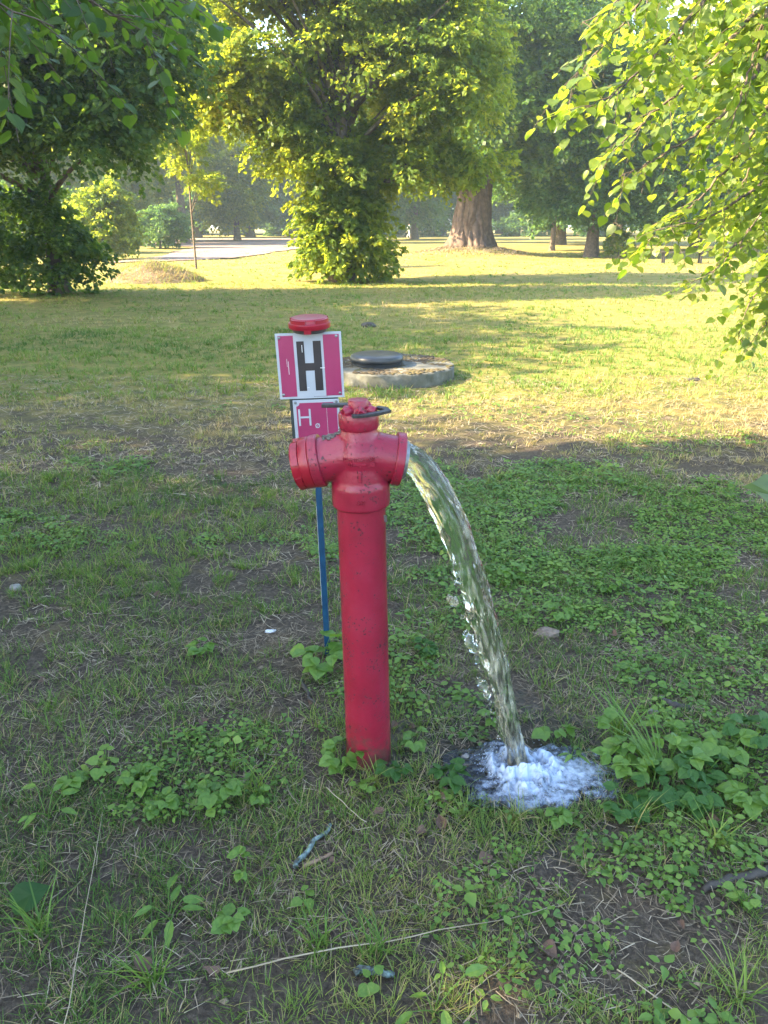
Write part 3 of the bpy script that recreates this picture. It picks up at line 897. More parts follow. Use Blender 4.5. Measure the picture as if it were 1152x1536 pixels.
# ------------------------------------------------------------------ the hydrant
def mat_red():
    m, nt, nd, lk, out = new_mat('chipped_red_enamel')
    base = noise_of(nt, 10, 4, .6)
    col = ramp(nt, [(.3, (.20, .009, .025)), (.52, (.25, .012, .034)), (.75, (.29, .023, .05))], base.outputs['Fac'])
    fl = noise_of(nt, 150, 3, .6, distort=.4)
    area = noise_of(nt, 14, 3, .6)
    su = N(nt, 'ShaderNodeMath', operation='MULTIPLY_ADD'); lk.new(area.outputs['Fac'], su.inputs[0]); su.inputs[1].default_value = .55; lk.new(fl.outputs['Fac'], su.inputs[2])
    chip = N(nt, 'ShaderNodeMapRange'); chip.inputs['From Min'].default_value = .91; chip.inputs['From Max'].default_value = .95
    lk.new(su.outputs[0], chip.inputs['Value'])
    mx = N(nt, 'ShaderNodeMix', data_type='RGBA'); lk.new(chip.outputs[0], mx.inputs['Factor']); lk.new(col.outputs['Color'], mx.inputs['A'])
    mx.inputs['B'].default_value = (.05, .008, .012, 1)
    p = N(nt, 'ShaderNodeBsdfPrincipled'); p.inputs['Roughness'].default_value = .42
    rr = N(nt, 'ShaderNodeMapRange'); rr.inputs['To Min'].default_value = .22; rr.inputs['To Max'].default_value = .42
    lk.new(area.outputs['Fac'], rr.inputs['Value']); lk.new(rr.outputs[0], p.inputs['Roughness'])
    lk.new(mx.outputs['Result'], p.inputs['Base Color'])
    # soil splashed up the foot of the pipe
    tc = N(nt, 'ShaderNodeTexCoord'); sx = N(nt, 'ShaderNodeSeparateXYZ'); lk.new(tc.outputs['Object'], sx.inputs[0])
    dn = noise_of(nt, 38, 5, .7)
    dm = N(nt, 'ShaderNodeMath', operation='MULTIPLY_ADD'); lk.new(dn.outputs['Fac'], dm.inputs[0]); dm.inputs[1].default_value = -.42; lk.new(sx.outputs['Z'], dm.inputs[2])
    dr = N(nt, 'ShaderNodeMapRange'); dr.inputs['From Min'].default_value = -.10; dr.inputs['From Max'].default_value = -.19; dr.inputs['To Max'].default_value = .8
    lk.new(dm.outputs[0], dr.inputs['Value'])
    md = N(nt, 'ShaderNodeMix', data_type='RGBA'); lk.new(dr.outputs[0], md.inputs['Factor']); lk.new(mx.outputs['Result'], md.inputs['A']); md.inputs['B'].default_value = (.075, .04, .03, 1)
    lk.new(md.outputs['Result'], p.inputs['Base Color'])
    h = N(nt, 'ShaderNodeMath', operation='SUBTRACT'); lk.new(noise_of(nt, 90, 4, .6).outputs['Fac'], h.inputs[0]); lk.new(chip.outputs[0], h.inputs[1])
    lk.new(bump_of(nt, h.outputs[0], .6, .002).outputs[0], p.inputs['Normal'])
    lk.new(p.outputs[0], out.inputs['Surface'])
    return m
M['red'] = mat_red()
M['cap_red'] = mat_plain('cap_red_paint', [(.3, (.22, .007, .018)), (.7, (.29, .011, .026))], 16, .3, .25, 120, .001)
M['rust'] = mat_plain('grimy_iron', [(.3, (.05, .04, .035)), (.7, (.16, .14, .12))], 60, .85, .6, 150, .003)


def axis_mat(d, o):
    z = Vector(d).normalized()
    q = z.to_track_quat('Z', 'X')
    return Matrix.Translation(o) @ q.to_matrix().to_4x4()


def xform(V, m):
    A = np.array(m)
    return np.asarray(V) @ A[:3, :3].T + A[:3, 3]


HB = np.array([-.046, 1.865, 0.0])
hyd = tag(empty('fire_hydrant', HB, (0, R(-1.0), 0)), 'red cast iron fire hydrant with water gushing from its open outlet', 'fire hydrant')
ZC = .953
TL = R(11)
DL, DR = (-math.cos(TL), .06, -math.sin(TL)), (math.cos(TL), .06, -math.sin(TL))

pipe = simple('standpipe', lathe([(.0668, -.06), (.0668, .06), (.0655, .2), (.0642, .6), (.0638, .835)], 64), M['red'], hyd, auto=30)


def cast_body():
    a = Acc()
    a.add(*lathe([(.068, .811), (.0745, .814), (.0762, .819), (.0762, .869), (.0745, .877), (.0705, .884), (.0695, .90), (.067, .93), (.058, .98), (.052, 1.0), (.047, 1.015), (.046, 1.034)], 64))
    V, F = lathe([(.0715 * math.cos(t), .068 * math.sin(t)) for t in np.linspace(-1.5, 1.5, 24)], 48)
    a.add(V + np.array([0, 0, ZC - .004]), F)
    for d, s in ((DL, .104), (DR, .096)):
        V, F = lathe([(.05, 0), (.0635, .02), (.0605, .055), (.0592, s * .85), (.0605, s)], 64)
        a.add(xform(V, axis_mat(d, (0, 0, ZC))), F)
    me = a.mesh('body')
    o = link('cast_body', me, M['red'])
    md = o.modifiers.new('r', 'REMESH'); md.mode = 'VOXEL'; md.voxel_size = .0028
    sm = o.modifiers.new('s', 'SMOOTH'); sm.factor = .5; sm.iterations = 10
    dg = bpy.context.evaluated_depsgraph_get()
    m2 = bpy.data.meshes.new_from_object(o.evaluated_get(dg))
    m2.name = 'cast_body'
    o.modifiers.clear()
    o.data = m2
    if not m2.materials: m2.materials.append(M['red'])
    m2.polygons.foreach_set('use_smooth', np.ones(len(m2.polygons), dtype=bool))
    o.parent = hyd
    return o
body = cast_body()
bvh = BVHTree.FromPolygons([v.co.copy() for v in body.data.vertices], [tuple(p.vertices) for p in body.data.polygons])


def raised_text(s, x, z, size, parent, mat, name='raised_lettering', proud=.0034, width=None):
    cu = bpy.data.curves.new(name, 'FONT')
    cu.body = s
    cu.size = size
    cu.extrude = .001
    cu.align_x, cu.align_y = 'CENTER', 'CENTER'
    cu.resolution_u = 3
    o = bpy.data.objects.new(name, cu)
    COL.objects.link(o)
    dg = bpy.context.evaluated_depsgraph_get()
    me = bpy.data.meshes.new_from_object(o.evaluated_get(dg))
    bpy.data.objects.remove(o)
    co = np.empty(len(me.vertices) * 3, np.float32)
    me.vertices.foreach_get('co', co)
    co = co.reshape(-1, 3)
    if width: co[:, 0] *= width / max(1e-6, np.ptp(co[:, 0]))
    out = np.empty_like(co)
    for i, (u, v, w) in enumerate(co):
        h = bvh.ray_cast(Vector((x + u, -.4, z + v)), Vector((0, 1, 0)))
        yy = h[0].y if h[0] is not None else -.06
        out[i] = (x + u, yy - (proud if w > 0 else -.002), z + v)
    me.vertices.foreach_set('co', out.ravel())
    me.update()
    return link(name, me, mat, parent)


raised_text('10.PN10.Z1.250', -.001, ZC + .002, .0125, hyd, M['red'], width=.082)
raised_text('83', -.022, ZC - .0115, .0125, hyd, M['red'])
raised_text('337', .003, .843, .014, hyd, M['red'])
aw = Acc()
for (x0, x1, z0, z1) in [(-.010, .018, -.0125, -.0095), (.001, .0045, -.019, -.0125), (.022, .039, -.0175, -.0065)]:
    V, F = box((x0, -.004, ZC + z0), (x1, .0, ZC + z1))
    h = bvh.ray_cast(Vector(((x0 + x1) / 2, -.4, ZC + (z0 + z1) / 2)), Vector((0, 1, 0)))
    V[:, 1] += h[0].y + .0028
    aw.add(V, F)
link('raised_arrow', aw.mesh('raised_arrow'), M['red'], hyd)
h = bvh.ray_cast(Vector((.002, -.4, ZC - .043)), Vector((0, 1, 0)))
simple('casting_lug', box((-.002, h[0].y - .006, ZC - .056), (.006, h[0].y + .012, ZC - .028)), M['red'], hyd, bevel=.002)


def along(name, profile, d, mat, parent, sides=64, extra=None, **kw):
    V, F = lathe(profile, sides, **kw)
    a = Acc().add(V, F)
    for v, f in (extra or []): a.add(v, f)
    me_v = np.concatenate(a.V)
    a.V = [xform(me_v, axis_mat(d, (0, 0, ZC)))]
    me = a.mesh(name, True)
    o = link(name, me, mat, parent)
    try: me.set_sharp_from_angle(angle=R(35))
    except Exception: pass
    return o


along('flange', [(.058, .098), (.0675, .099), (.069, .101), (.069, .121), (.0675, .123), (.04, .1232)], DL, M['red'], hyd)
along('flange', [(.058, .089), (.0675, .090), (.069, .092), (.069, .110), (.0675, .112), (.051, .1122), (.0505, .06)], DR, M['red'], hyd, closed_top=False, closed_bottom=False)
along('outlet_ring', [(.0495, .08), (.0500, .121), (.0492, .1225), (.0452, .1225), (.0445, .121), (.0445, .06)], DR, M['steel'], hyd, closed_top=False, closed_bottom=False)


def lug(a0, a1, r0, r1, z0, z1, n=6):
    """arc-shaped block for cap rims"""
    V, F = [], []
    for i in range(n + 1):
        t = a0 + (a1 - a0) * i / n
        for r, z in ((r0, z0), (r1, z0), (r1, z1), (r0, z1)):
            V.append((r * math.cos(t), r * math.sin(t), z))
    for i in range(n):
        b = i * 4
        for j in range(4):
            F.append((b + j, b + (j + 1) % 4, b + 4 + (j + 1) % 4, b + 4 + j))
    return np.array(V), [np.array(F), np.array([[3, 2, 1, 0], [n * 4, n * 4 + 1, n * 4 + 2, n * 4 + 3]])]


capo = along('outlet_cap', [(.05, .1235), (.0655, .1235), (.0672, .1255), (.0672, .146), (.0655, .149), (.0615, .150), (.0605, .152), (.0605, .168), (.0585, .1715), (.03, .173)], DL, M['cap_red'], hyd,
             extra=[lug(t, t + 1.0, .0590, .0675, .1500, .1665) for t in (0.25, 1.85, 3.4, 4.95)])

# bonnet, spindle nut, claws, iron bar
simple('bonnet', lathe([(.043, 1.012), (.0495, 1.022), (.0515, 1.028), (.0515, 1.056), (.0495, 1.0605), (.030, 1.0615)], 64), M['red'], hyd, auto=35)
simple('spindle_nut', lathe([(.028, 1.058), (.0262, 1.068), (.0255, 1.072), (.0255, 1.0905), (.0243, 1.0925), (.01, 1.093)], 40), M['red'], hyd, auto=35)
for k, t in enumerate((-2.5, -1.35, -.35, .9, 2.2)):
    c = np.array([.036 * math.cos(t), .036 * math.sin(t), 1.066])
    V, F = tube([c + np.array([-.013 * math.cos(t), -.013 * math.sin(t), -.002]), c, c + np.array([.010 * math.cos(t), .010 * math.sin(t), -.003])], [.013, .0155, .010], 12)
    V[:, 2] = np.maximum(V[:, 2] + .003 * np.sin(V[:, 0] * 300), 1.0585)
    simple('claw', (V, F), M['red'], hyd, auto=50)


def flat_bar(path, w, t):
    path = np.array(path, float)
    tg = norm(np.gradient(path, axis=0))
    sd = np.stack([-tg[:, 1], tg[:, 0], np.zeros(len(path))], 1)
    up = np.array([0, 0, 1.0])
    V = np.concatenate([[p + sd[i] * w / 2 - up * t / 2, p - sd[i] * w / 2 - up * t / 2, p - sd[i] * w / 2 + up * t / 2, p + sd[i] * w / 2 + up * t / 2] for i, p in enumerate(path)])
    n = len(path)
    F = []
    for i in range(n - 1):
        for j in range(4):
            F.append((i * 4 + j, i * 4 + (j + 1) % 4, i * 4 + 4 + (j + 1) % 4, i * 4 + 4 + j))
    return V, [np.array(F), np.array([[3, 2, 1, 0], [n * 4 - 4, n * 4 - 3, n * 4 - 2, n * 4 - 1]])]


simple('iron_bar', flat_bar([(-.094, .034, 1.0715), (-.06, .031, 1.0715), (-.026, .030, 1.0715)], .022, .0085), M['iron'], hyd, auto=0, bevel=.0012)
hp = np.array([(-.014, -.0545, 1.0625), (.018, -.050, 1.0632), (.050, -.037, 1.0645), (.074, -.020, 1.066), (.066, .002, 1.0668), (.045, .016, 1.067)])
simple('iron_bar', flat_bar(hp, .019, .0075), M['iron'], hyd, auto=0, bevel=.0012)

# grime on the left shoulder
gr = Acc()
for k in range(90):
    x = -.036 - .055 * rng.random()
    y = -.018 + .035 * rng.random()
    hh = bvh.ray_cast(Vector((x, y, 1.3)), Vector((0, 0, -1)))
    if hh[0] is None: continue
    r = .0018 + .0035 * rng.random()
    V, F = lathe([(r, -.001), (r * .9, r * .35), (r * .4, r * .6)], 6)
    gr.add(V * np.array([1.3, 1, 1]) + np.array(hh[0]), F)
gro = link('grime', gr.mesh('grime', True), M['rust'], hyd)
gro['kind'] = 'stuff'
# peeled flake near the top of the pipe
fl = Acc()
V = np.array([[.0638 * math.sin(a) * 1.0, -.0638 * math.cos(a), z] for a, z in ((1.15, .790), (1.32, .786), (1.40, .765), (1.25, .768))], float)
V[1:3] *= np.array([1.09, 1.09, 1])
fl.add(V, [np.array([[0, 1, 2, 3]])])
o = link('paint_flake', fl.mesh('paint_flake'), M['rust'], hyd)

# ------------------------------------------------------------------ the sign on its blue post
SB = G(492, 985)
sg = tag(empty('hydrant_sign', SB, (0, R(-1.25), 0)), 'blue post with two red and white plates, the upper one lettered with a black H', 'sign')
simple('post', box((-.010, -.010, -.12), (.010, .010, 1.188)), M['blue'], sg, auto=0, bevel=.0015)
M['chalk'] = mat_plain('worn_white', [(.3, (.5, .52, .5)), (.7, (.7, .7, .68))], 50, .7)


def text_mesh(name, s, size, mat, parent, loc, depth=.0004, sx=1.0):
    cu = bpy.data.curves.new(name, 'FONT')
    cu.body, cu.size, cu.extrude = s, size, depth
    cu.align_x, cu.align_y = 'CENTER', 'CENTER'
    o = bpy.data.objects.new(name, cu)
    COL.objects.link(o)
    dg = bpy.context.evaluated_depsgraph_get()
    me = bpy.data.meshes.new_from_object(o.evaluated_get(dg))
    bpy.data.objects.remove(o)
    q = link(name, me, mat, parent)
    q.location = loc
    q.rotation_euler = (R(90), 0, 0)
    q.scale = (sx, 1, 1)
    return q


def rivet(parent, x, z, y, r=.0048):
    V, F = lathe([(r, 0), (r * .95, .0012), (r * .6, .0022), (r * .15, .0026)], 14)
    V = V[:, [0, 2, 1]] * np.array([1, -1, 1]) + np.array([x, y, z])
    o = simple('rivet', (V, F), M['steel'], parent, auto=60)
    V, F = lathe([(r * .38, .0026), (r * .3, .0031)], 8)
    V = V[:, [0, 2, 1]] * np.array([1, -1, 1]) + np.array([x, y, z])
    return o


S = .209
pl = simple('sign_plate', box((-S / 2, -.0165, -S / 2), (S / 2, -.0125, S / 2)), M['white'], sg, auto=0, bevel=.0008)
pl.location = (-.004, 0, 1.081)
pl.rotation_euler = (0, R(-.9), 0)
yf = -.0165
def fx_(u): return -S / 2 + S * u
def fz_(v): return S / 2 - S * v
for (u0, u1) in ((.040, .272), (.722, .965)):
    simple('red_band', box((fx_(u0), yf - .0007, fz_(.965)), (fx_(u1), yf + .001, fz_(.036))), M['pink'], pl, auto=0)
a = Acc()
for (u0, u1, v0, v1) in ((.315, .430, .125, .880), (.565, .685, .125, .880), (.430, .565, .455, .570)):
    a.add(*box((fx_(u0), yf - .0009, fz_(v1)), (fx_(u1), yf + .001, fz_(v0))))
link('letter', a.mesh('letter_h'), M['black'], pl)
a = Acc()
for (u, v, w, hh) in ((.392, .29, .010, .11), (.655, .54, .07, .012), (.435, .835, .035, .008), (.17, .62, .006, .2), (.15, .5, .004, .12)):
    a.add(*box((fx_(u), yf - .0011, fz_(v)), (fx_(u + w), yf - .0002, fz_(v - hh))))
link('scratch', a.mesh('scratches'), M['chalk'], pl)['kind'] = 'stuff'
a = Acc()
u = .53
while u < .74:
    w = .004 + .010 * rng.random()
    a.add(*box((fx_(u), yf - .0003, fz_(.975)), (fx_(u + w), yf + .001, fz_(.969))))
    u += w + .005
link('small_print', a.mesh('small_print'), M['black'], pl)['kind'] = 'stuff'
for (u, v) in ((.063, .065), (.925, .065), (.06, .93), (.935, .93)):
    rivet(pl, fx_(u), fz_(v), yf - .0007)
simple('bracket', box((-.016, -.0125, .955), (.006, .002, .982)), M['iron'], sg, auto=0)

W2, H2 = .150, .222
p2 = simple('sign_plate', box((-W2 / 2, -.0165, -H2 / 2), (W2 / 2, -.0125, H2 / 2)), M['white'], sg, auto=0, bevel=.0008)
p2.location = (.0095, 0, .861)
p2.rotation_euler = (0, R(-.9), 0)
p2['label'] = 'lower plate with a thin white H and a small slashed circle'
simple('backing', box((-W2 / 2 - .010, -.0124, -H2 / 2 - .002), (W2 / 2 - .002, -.0105, H2 / 2 + .004)), M['backing'], p2, auto=0)
c = .011
xa, xb, za, zb = -W2 / 2 + .0105, W2 / 2 - .0075, -H2 / 2 + .0095, H2 / 2 - .0095
poly = []
for (cx, cz, a0) in ((xa, zb, -90), (xb, zb, 180), (xb, za, 90), (xa, za, 0)):
    for k in range(5):
        t = R(a0 + 90 - 90 * 0 + (k * 22.5 - 90 if True else 0))
        poly.append((cx, cz, t))
pts = []
for i, (cx, cz, sgx, sgz) in enumerate(((xa, zb, 1, -1), (xb, zb, -1, -1), (xb, za, -1, 1), (xa, za, 1, 1))):
    arc = [(cx + sgx * c * math.cos(t), cz + sgz * c * math.sin(t)) for t in np.linspace(0, math.pi / 2, 5)]
    if i in (0, 2): arc = arc[::-1]
    pts += arc
bm = bmesh.new()
f = bm.faces.new([bm.verts.new((x, yf - .0007, z)) for x, z in pts])
ex = bmesh.ops.extrude_face_region(bm, geom=[f])
bmesh.ops.translate(bm, vec=(0, .0015, 0), verts=[v for v in ex['geom'] if isinstance(v, bmesh.types.BMVert)])
bmesh.ops.recalc_face_normals(bm, faces=bm.faces)
me = bpy.data.meshes.new('red_field'); bm.to_mesh(me); bm.free()
link('red_field', me, M['pink'], p2)
a = Acc()
hx, hz = -W2 / 2 + .0155, H2 / 2 - .0295
for (x0, x1, z0, z1) in ((0, .0062, -.0555, 0), (.0345, .0407, -.0555, 0), (.0062, .0345, -.0305, -.0245)):
    a.add(*box((hx + x0, yf - .0012, hz + z0), (hx + x1, yf, hz + z1)))
link('letter', a.mesh('letter_h_thin'), M['white'], p2)
text_mesh('symbol', '\u00f8', .032, M['white'], p2, (hx + .0605, yf - .0009, hz - .0545))
link('scratch', Acc().add(*box((.0335, yf - .0011, -.02), (.0342, yf - .0002, .098))).mesh('scratch_line'), M['chalk'], p2)['kind'] = 'stuff'
rivet(p2, -W2 / 2 + .0085, H2 / 2 - .0085, yf)
rivet(p2, W2 / 2 - .0085, H2 / 2 - .0085, yf)
simple('paint_chip', box((-.0108, -.0104, .22), (-.0100, -.0055, .60)), M['chalk'], sg, auto=0)

# the loose cap set on the top of the post
ct = SB + np.array([-.0258, 0, 1.1875])
cp = tag(empty('coupling_cap', ct, (R(4), R(-1.5), 0)), 'loose red coupling cap resting on top of the blue sign post', 'cap')
simple('cap_shell', lathe([(.060, .014), (.0655, .015), (.0665, .018), (.0665, .032), (.0645, .0345), (.0595, .0355), (.0585, .037), (.058, .048), (.054, .0515), (.02, .053)], 64), M['cap_red'], cp, auto=35)
for t in (-2.2, -.65, .92, 2.5):
    V, F = lug(t - .5, t + .5, .0575, .0628, .035, .0485)
    simple('lug', (V, F), M['cap_red'], cp, auto=30)
simple('hollow_shade', lathe([(.052, 0), (.054, .002), (.054, .0145), (.02, .0146)], 48), M['iron'], cp, auto=35)  # black ring standing in for the shade inside the cap's hollow
V, F = lug(-1.75, -1.42, .053, .0675, .003, .016)
simple('locking_claw', (V, F), M['cap_red'], cp, auto=30)
V, F = lug(1.4, 1.75, .053, .0675, .003, .016)
simple('locking_claw', (V, F), M['cap_red'], cp, auto=30)

cp.scale = (1, 1, .86)

# ------------------------------------------------------------------ well cover
WC = np.array([.08, 7.95, 0])
wl_ = tag(empty('well_cover', WC), 'round concrete well slab with a black domed lid, in the grass behind the hydrant', 'well cover')
ns, RW = 96, .655
a = Acc()
th = np.arange(ns) * 2 * math.pi / ns
prof = [(1, -.08), (1, .02), (1.0, .125), (.985, .140), (.95, .145), (.8, .146), (.6, .148), (.3, .148)]
V = []
for r, z in prof:
    jig = (vnoise2(th * 8, np.full(ns, z * 40 + r * 9), 6) - .5)
    rr = RW * r + (.018 * jig if r > .9 else 0)
    V.append(np.stack([rr * np.cos(th), rr * np.sin(th), z + (.012 * (vnoise2(rr * np.cos(th) * 9, rr * np.sin(th) * 9, 2) - .6) if z > .13 else 0 * th)], 1))
_, F = lathe([(1, i) for i in range(len(prof))], ns)
simple('concrete_slab', (np.concatenate(V), F), M['concrete'], wl_, auto=40)
lid = simple('lid', lathe([(.25, .165), (.252, .20), (.268, .206), (.276, .222), (.276, .246), (.266, .266), (.24, .277), (.15, .284), (.05, .286)], 72), M['rubber'], wl_, auto=50)
lid.location = (-.155, -.08, -.02)
dv = Acc()
for k in range(1900):
    t, r = rng.random() * 6.28, RW * math.sqrt(rng.random()) * .97
    x, y = r * math.cos(t), r * math.sin(t)
    if math.hypot(x + .155, y + .08) < .25: continue
    if vnoise2(np.array([x * 4.5 + 3]), np.array([y * 4.5]), 21)[0] < .34 + (.22 if x > .12 and y < 0 else 0): continue
    s = .008 + .016 * rng.random()
    V, F = lathe([(s, 0), (s * .8, s * .4), (s * .3, s * .55)], 5)
    dv.add(V * np.array([1.5, 1, .7 + .5 * rng.random()]) + np.array([x, y, .142]), F, rng.random())
M['moss'] = mat_plain('moss_and_dirt', [(.3, (.025, .019, .012)), (.5, (.06, .045, .025)), (.7, (.10, .09, .03))], 4, .95, .5, 90, .004)
o = link('moss', dv.mesh('moss', True), M['moss'], wl_)
o['kind'] = 'stuff'

# ------------------------------------------------------------------ heap of mown grass
hpz = tag(empty('grass_heap', (-6.55, 22.6, 0)), 'low heap of dry mown grass beside the gravel path', 'grass heap')
nr_, na = 26, 60
rr_, tt_ = np.meshgrid(np.linspace(0, 1, nr_), np.arange(na) * 2 * math.pi / na, indexing='ij')
hx_, hy_ = 1.45 * rr_ * np.cos(tt_), 1.1 * rr_ * np.sin(tt_)
def heap_h(x, y):
    r = np.hypot(x / 1.45, y / 1.1)
    return .52 * np.clip(1 - r ** 1.7, -.05, 1) * (.72 + .5 * fnoise2(x * 2.1 + 3, y * 2.1, 13))
Vh = np.stack([hx_, hy_, heap_h(hx_, hy_)], -1).reshape(-1, 3)
i_ = (np.arange(nr_ - 1)[:, None] * na + np.arange(na)[None, :])
j_ = (np.arange(nr_ - 1)[:, None] * na + (np.arange(na)[None, :] + 1) % na)
Fh = np.stack([i_.ravel(), (i_ + na).ravel(), (j_ + na).ravel(), j_.ravel()], 1)
link('mound', mesh_np('mound', Vh, [Fh], np.full(len(Fh), .35), True), M['thatch'], hpz)


# ------------------------------------------------------------------ grass, thatch, ground cover
def blades(pos, az, length, width, lean, bend, tint, segs):
    """upright grass blades; segs quads + tip"""
    m = len(pos)
    d = np.stack([np.cos(az), np.sin(az), np.zeros(m)], 1)
    s = np.stack([-np.sin(az), np.cos(az), np.zeros(m)], 1)
    rows = []
    for k in range(segs):
        t = k / segs
        c = pos + d * ((lean * t + bend * t * t) * length)[:, None]
        c[:, 2] += length * (t - .35 * bend * t * t) * np.sqrt(np.maximum(.05, 1 - np.minimum(lean, .95) ** 2))
        w = width * (1 - .55 * t) * .5
        rows.append(c - s * w[:, None]); rows.append(c + s * w[:, None])
    c = pos + d * ((lean + bend) * length)[:, None]
    c[:, 2] += length * (1 - .35 * bend) * np.sqrt(np.maximum(.05, 1 - np.minimum(lean, .95) ** 2))
    rows.append(c)
    k = 2 * segs + 1
    V = np.stack(rows, 1).reshape(-1, 3)
    off = (np.arange(m) * k)[:, None]
    faces, tt = [], []
    if segs > 1:
        q = np.concatenate([off + np.array([[2 * i, 2 * i + 1, 2 * i + 3, 2 * i + 2]]) for i in range(segs - 1)])
        faces.append(q); tt.append(np.tile(tint, segs - 1))
    faces.append(off + np.array([[2 * segs - 2, 2 * segs - 1, 2 * segs]])); tt.append(tint)
    # mesh_np lists triangles and quads in the order given
    return V, faces, np.concatenate(tt)


def scatter(n, d0, d1, rg, power=1.0, margin=.6):
    """points over the trapezoid of lawn that the picture shows between two distances"""
    y = np.sqrt(d0 ** 2 + (d1 ** 2 - d0 ** 2) * rg.random(n) ** power)
    hw = .51 * (y * CP + CAMH * SP) + margin
    x = (rg.random(n) * 2 - 1) * hw
    return x, y


def in_pool(x, y, k=1.0):
    return ((x - .425) / (.20 * k)) ** 2 + ((y - 1.79) / (.15 * k)) ** 2 < 1


def blocked(x, y):
    return (np.hypot(x + .046, y - 1.865) < .068) | in_pool(x, y) | ((np.hypot(x - .25, y - 1.84) < .10) & (hash01(np.floor(x * 300), np.floor(y * 300)) > .35)) | (np.hypot(x - WC[0], y - WC[1]) < RW + .0)


def grass_zone(name, zones, seed, label):
    rg = np.random.default_rng(seed)
    parts = []
    for (n, d0, d1, L, W, dens_lo, straw, segs) in zones:
        per = 11
        x, y = scatter(n // per, d0, d1, rg)
        x, y = np.repeat(x, per), np.repeat(y, per)
        th_, kr = np.repeat(.45 + 1.1 * rg.random(n // per) ** 1.6, per), np.repeat(rg.random(n // per), per)
        ox, oy = rg.normal(size=len(x)), rg.normal(size=len(x))
        sp = L * (.22 + .5 * kr ** 2)
        x, y = x + ox * sp, y + oy * sp
        cl = fnoise2(x * 2.4, y * 2.4, 31, 3)
        fine = vnoise2(x * 14, y * 14, 33)
        keep = (cl * .7 + fine * .3 > dens_lo) & ~blocked(x, y)
        x, y, cl, th_, kr, ox, oy = x[keep], y[keep], cl[keep], th_[keep], kr[keep], ox[keep], oy[keep]
        m = len(x)
        az = np.arctan2(oy, ox) + rg.normal(size=m) * .9
        st = fnoise2(x * .9 + 7, y * .9, 41, 3)
        tint = np.clip(.06 + .25 * rg.random(m) + .28 * kr + straw + .9 * (st - .5), 0, 1)
        dry = rg.random(m) < (.10 + straw * .5)
        tint = np.where(dry, .8 + .2 * rg.random(m), tint)
        ln = L * 1.15 * (.55 + .6 * rg.random(m)) * th_ * (.6 + .8 * cl)
        lean = .12 + .5 * rg.random(m) ** 1.5
        lean = np.where(dry, lean + .35, lean)
        parts.append((segs, np.stack([x, y, ground_z(x, y) - .004], 1), az, ln, W * (.6 + .7 * rg.random(m)), lean, .15 + .5 * rg.random(m), tint))
    a = Acc()
    for (segs, pos, az, ln, w, le, be, ti) in parts:
        V, F, T = blades(pos, az, ln, w, le, be, ti, segs)
        m = len(pos)
        if segs > 1:
            a.F.setdefault(4, []).append(F[0] + a.n); a.T.setdefault(4, []).append(np.tile(ti, segs - 1))
        a.F.setdefault(3, []).append(F[-1] + a.n); a.T.setdefault(3, []).append(ti)
        a.V.append(V); a.n += len(V)
    o = link(name, a.mesh(name), M['grass'])
    return tag(o, label, 'grass', kind='stuff')


# (count, from, to, length, width, sparse threshold, strawness, segments)
grass_zone('grass', [
    (46000, .75, 1.7, .032, .0021, .43, .07, 3),
    (60000, 1.6, 3.2, .038, .0026, .43, .06, 3),
    (52000, 3.0, 4.6, .044, .0036, .41, .10, 2),
    (36000, 4.4, 7.0, .040, .0048, .42, .40, 2)], 5, 'sparse short green and straw grass around the hydrant')
grass_zone('lawn_grass', [
    (60000, 6.8, 12, .060, .0075, .25, .12, 2),
    (60000, 11.5, 22, .065, .013, .2, .25, 1),
    (45000, 21, 48, .075, .026, .2, .32, 1)], 6, 'sunny and shaded mown lawn grass in the middle distance')


def thatch_layer():
    rg = np.random.default_rng(15)
    a = Acc()
    for (n, d0, d1, L, W) in ((26000, .75, 2.6, .045, .0015), (20000, 2.4, 5.0, .055, .0024), (24000, 4.2, 8.0, .07, .0042)):
        x, y = scatter(n, d0, d1, rg)
        keep = ~blocked(x, y) & (fnoise2(x * 3, y * 3, 51) > .33)
        x, y = x[keep], y[keep]
        m = len(x)
        az = rg.random(m) * 6.283
        ln = L * (.4 + 1.1 * rg.random(m))
        d = np.stack([np.cos(az), np.sin(az), (rg.random(m) - .3) * .35], 1)
        s = np.stack([-np.sin(az), np.cos(az), (rg.random(m) - .5) * .6], 1) * (W * (.5 + rg.random(m)))[:, None] * .5
        p = np.stack([x, y, ground_z(x, y) + .002 + .012 * rg.random(m)], 1)
        mid = p + d * (ln * .5)[:, None] + np.stack([-np.sin(az), np.cos(az), .5 + 0 * az], 1) * (ln * .12 * (rg.random(m) - .4))[:, None]
        e = p + d * ln[:, None]
        V = np.stack([p - s, p + s, mid - s, mid + s, e], 1).reshape(-1, 3)
        off = (np.arange(m) * 5)[:, None]
        ti = np.clip(rg.random(m) * .9 + .1 * (y > 4), 0, 1)
        a.F.setdefault(4, []).append(off + np.array([[0, 1, 3, 2]]) + a.n); a.T.setdefault(4, []).append(ti)
        a.F.setdefault(3, []).append(off + np.array([[2, 3, 4]]) + a.n); a.T.setdefault(3, []).append(ti)
        a.V.append(V); a.n += len(V)
    o = link('dry_thatch', a.mesh('dry_thatch'), M['thatch'])
    tag(o, 'dry matted grass clippings lying on the soil', 'thatch', kind='stuff')
thatch_layer()

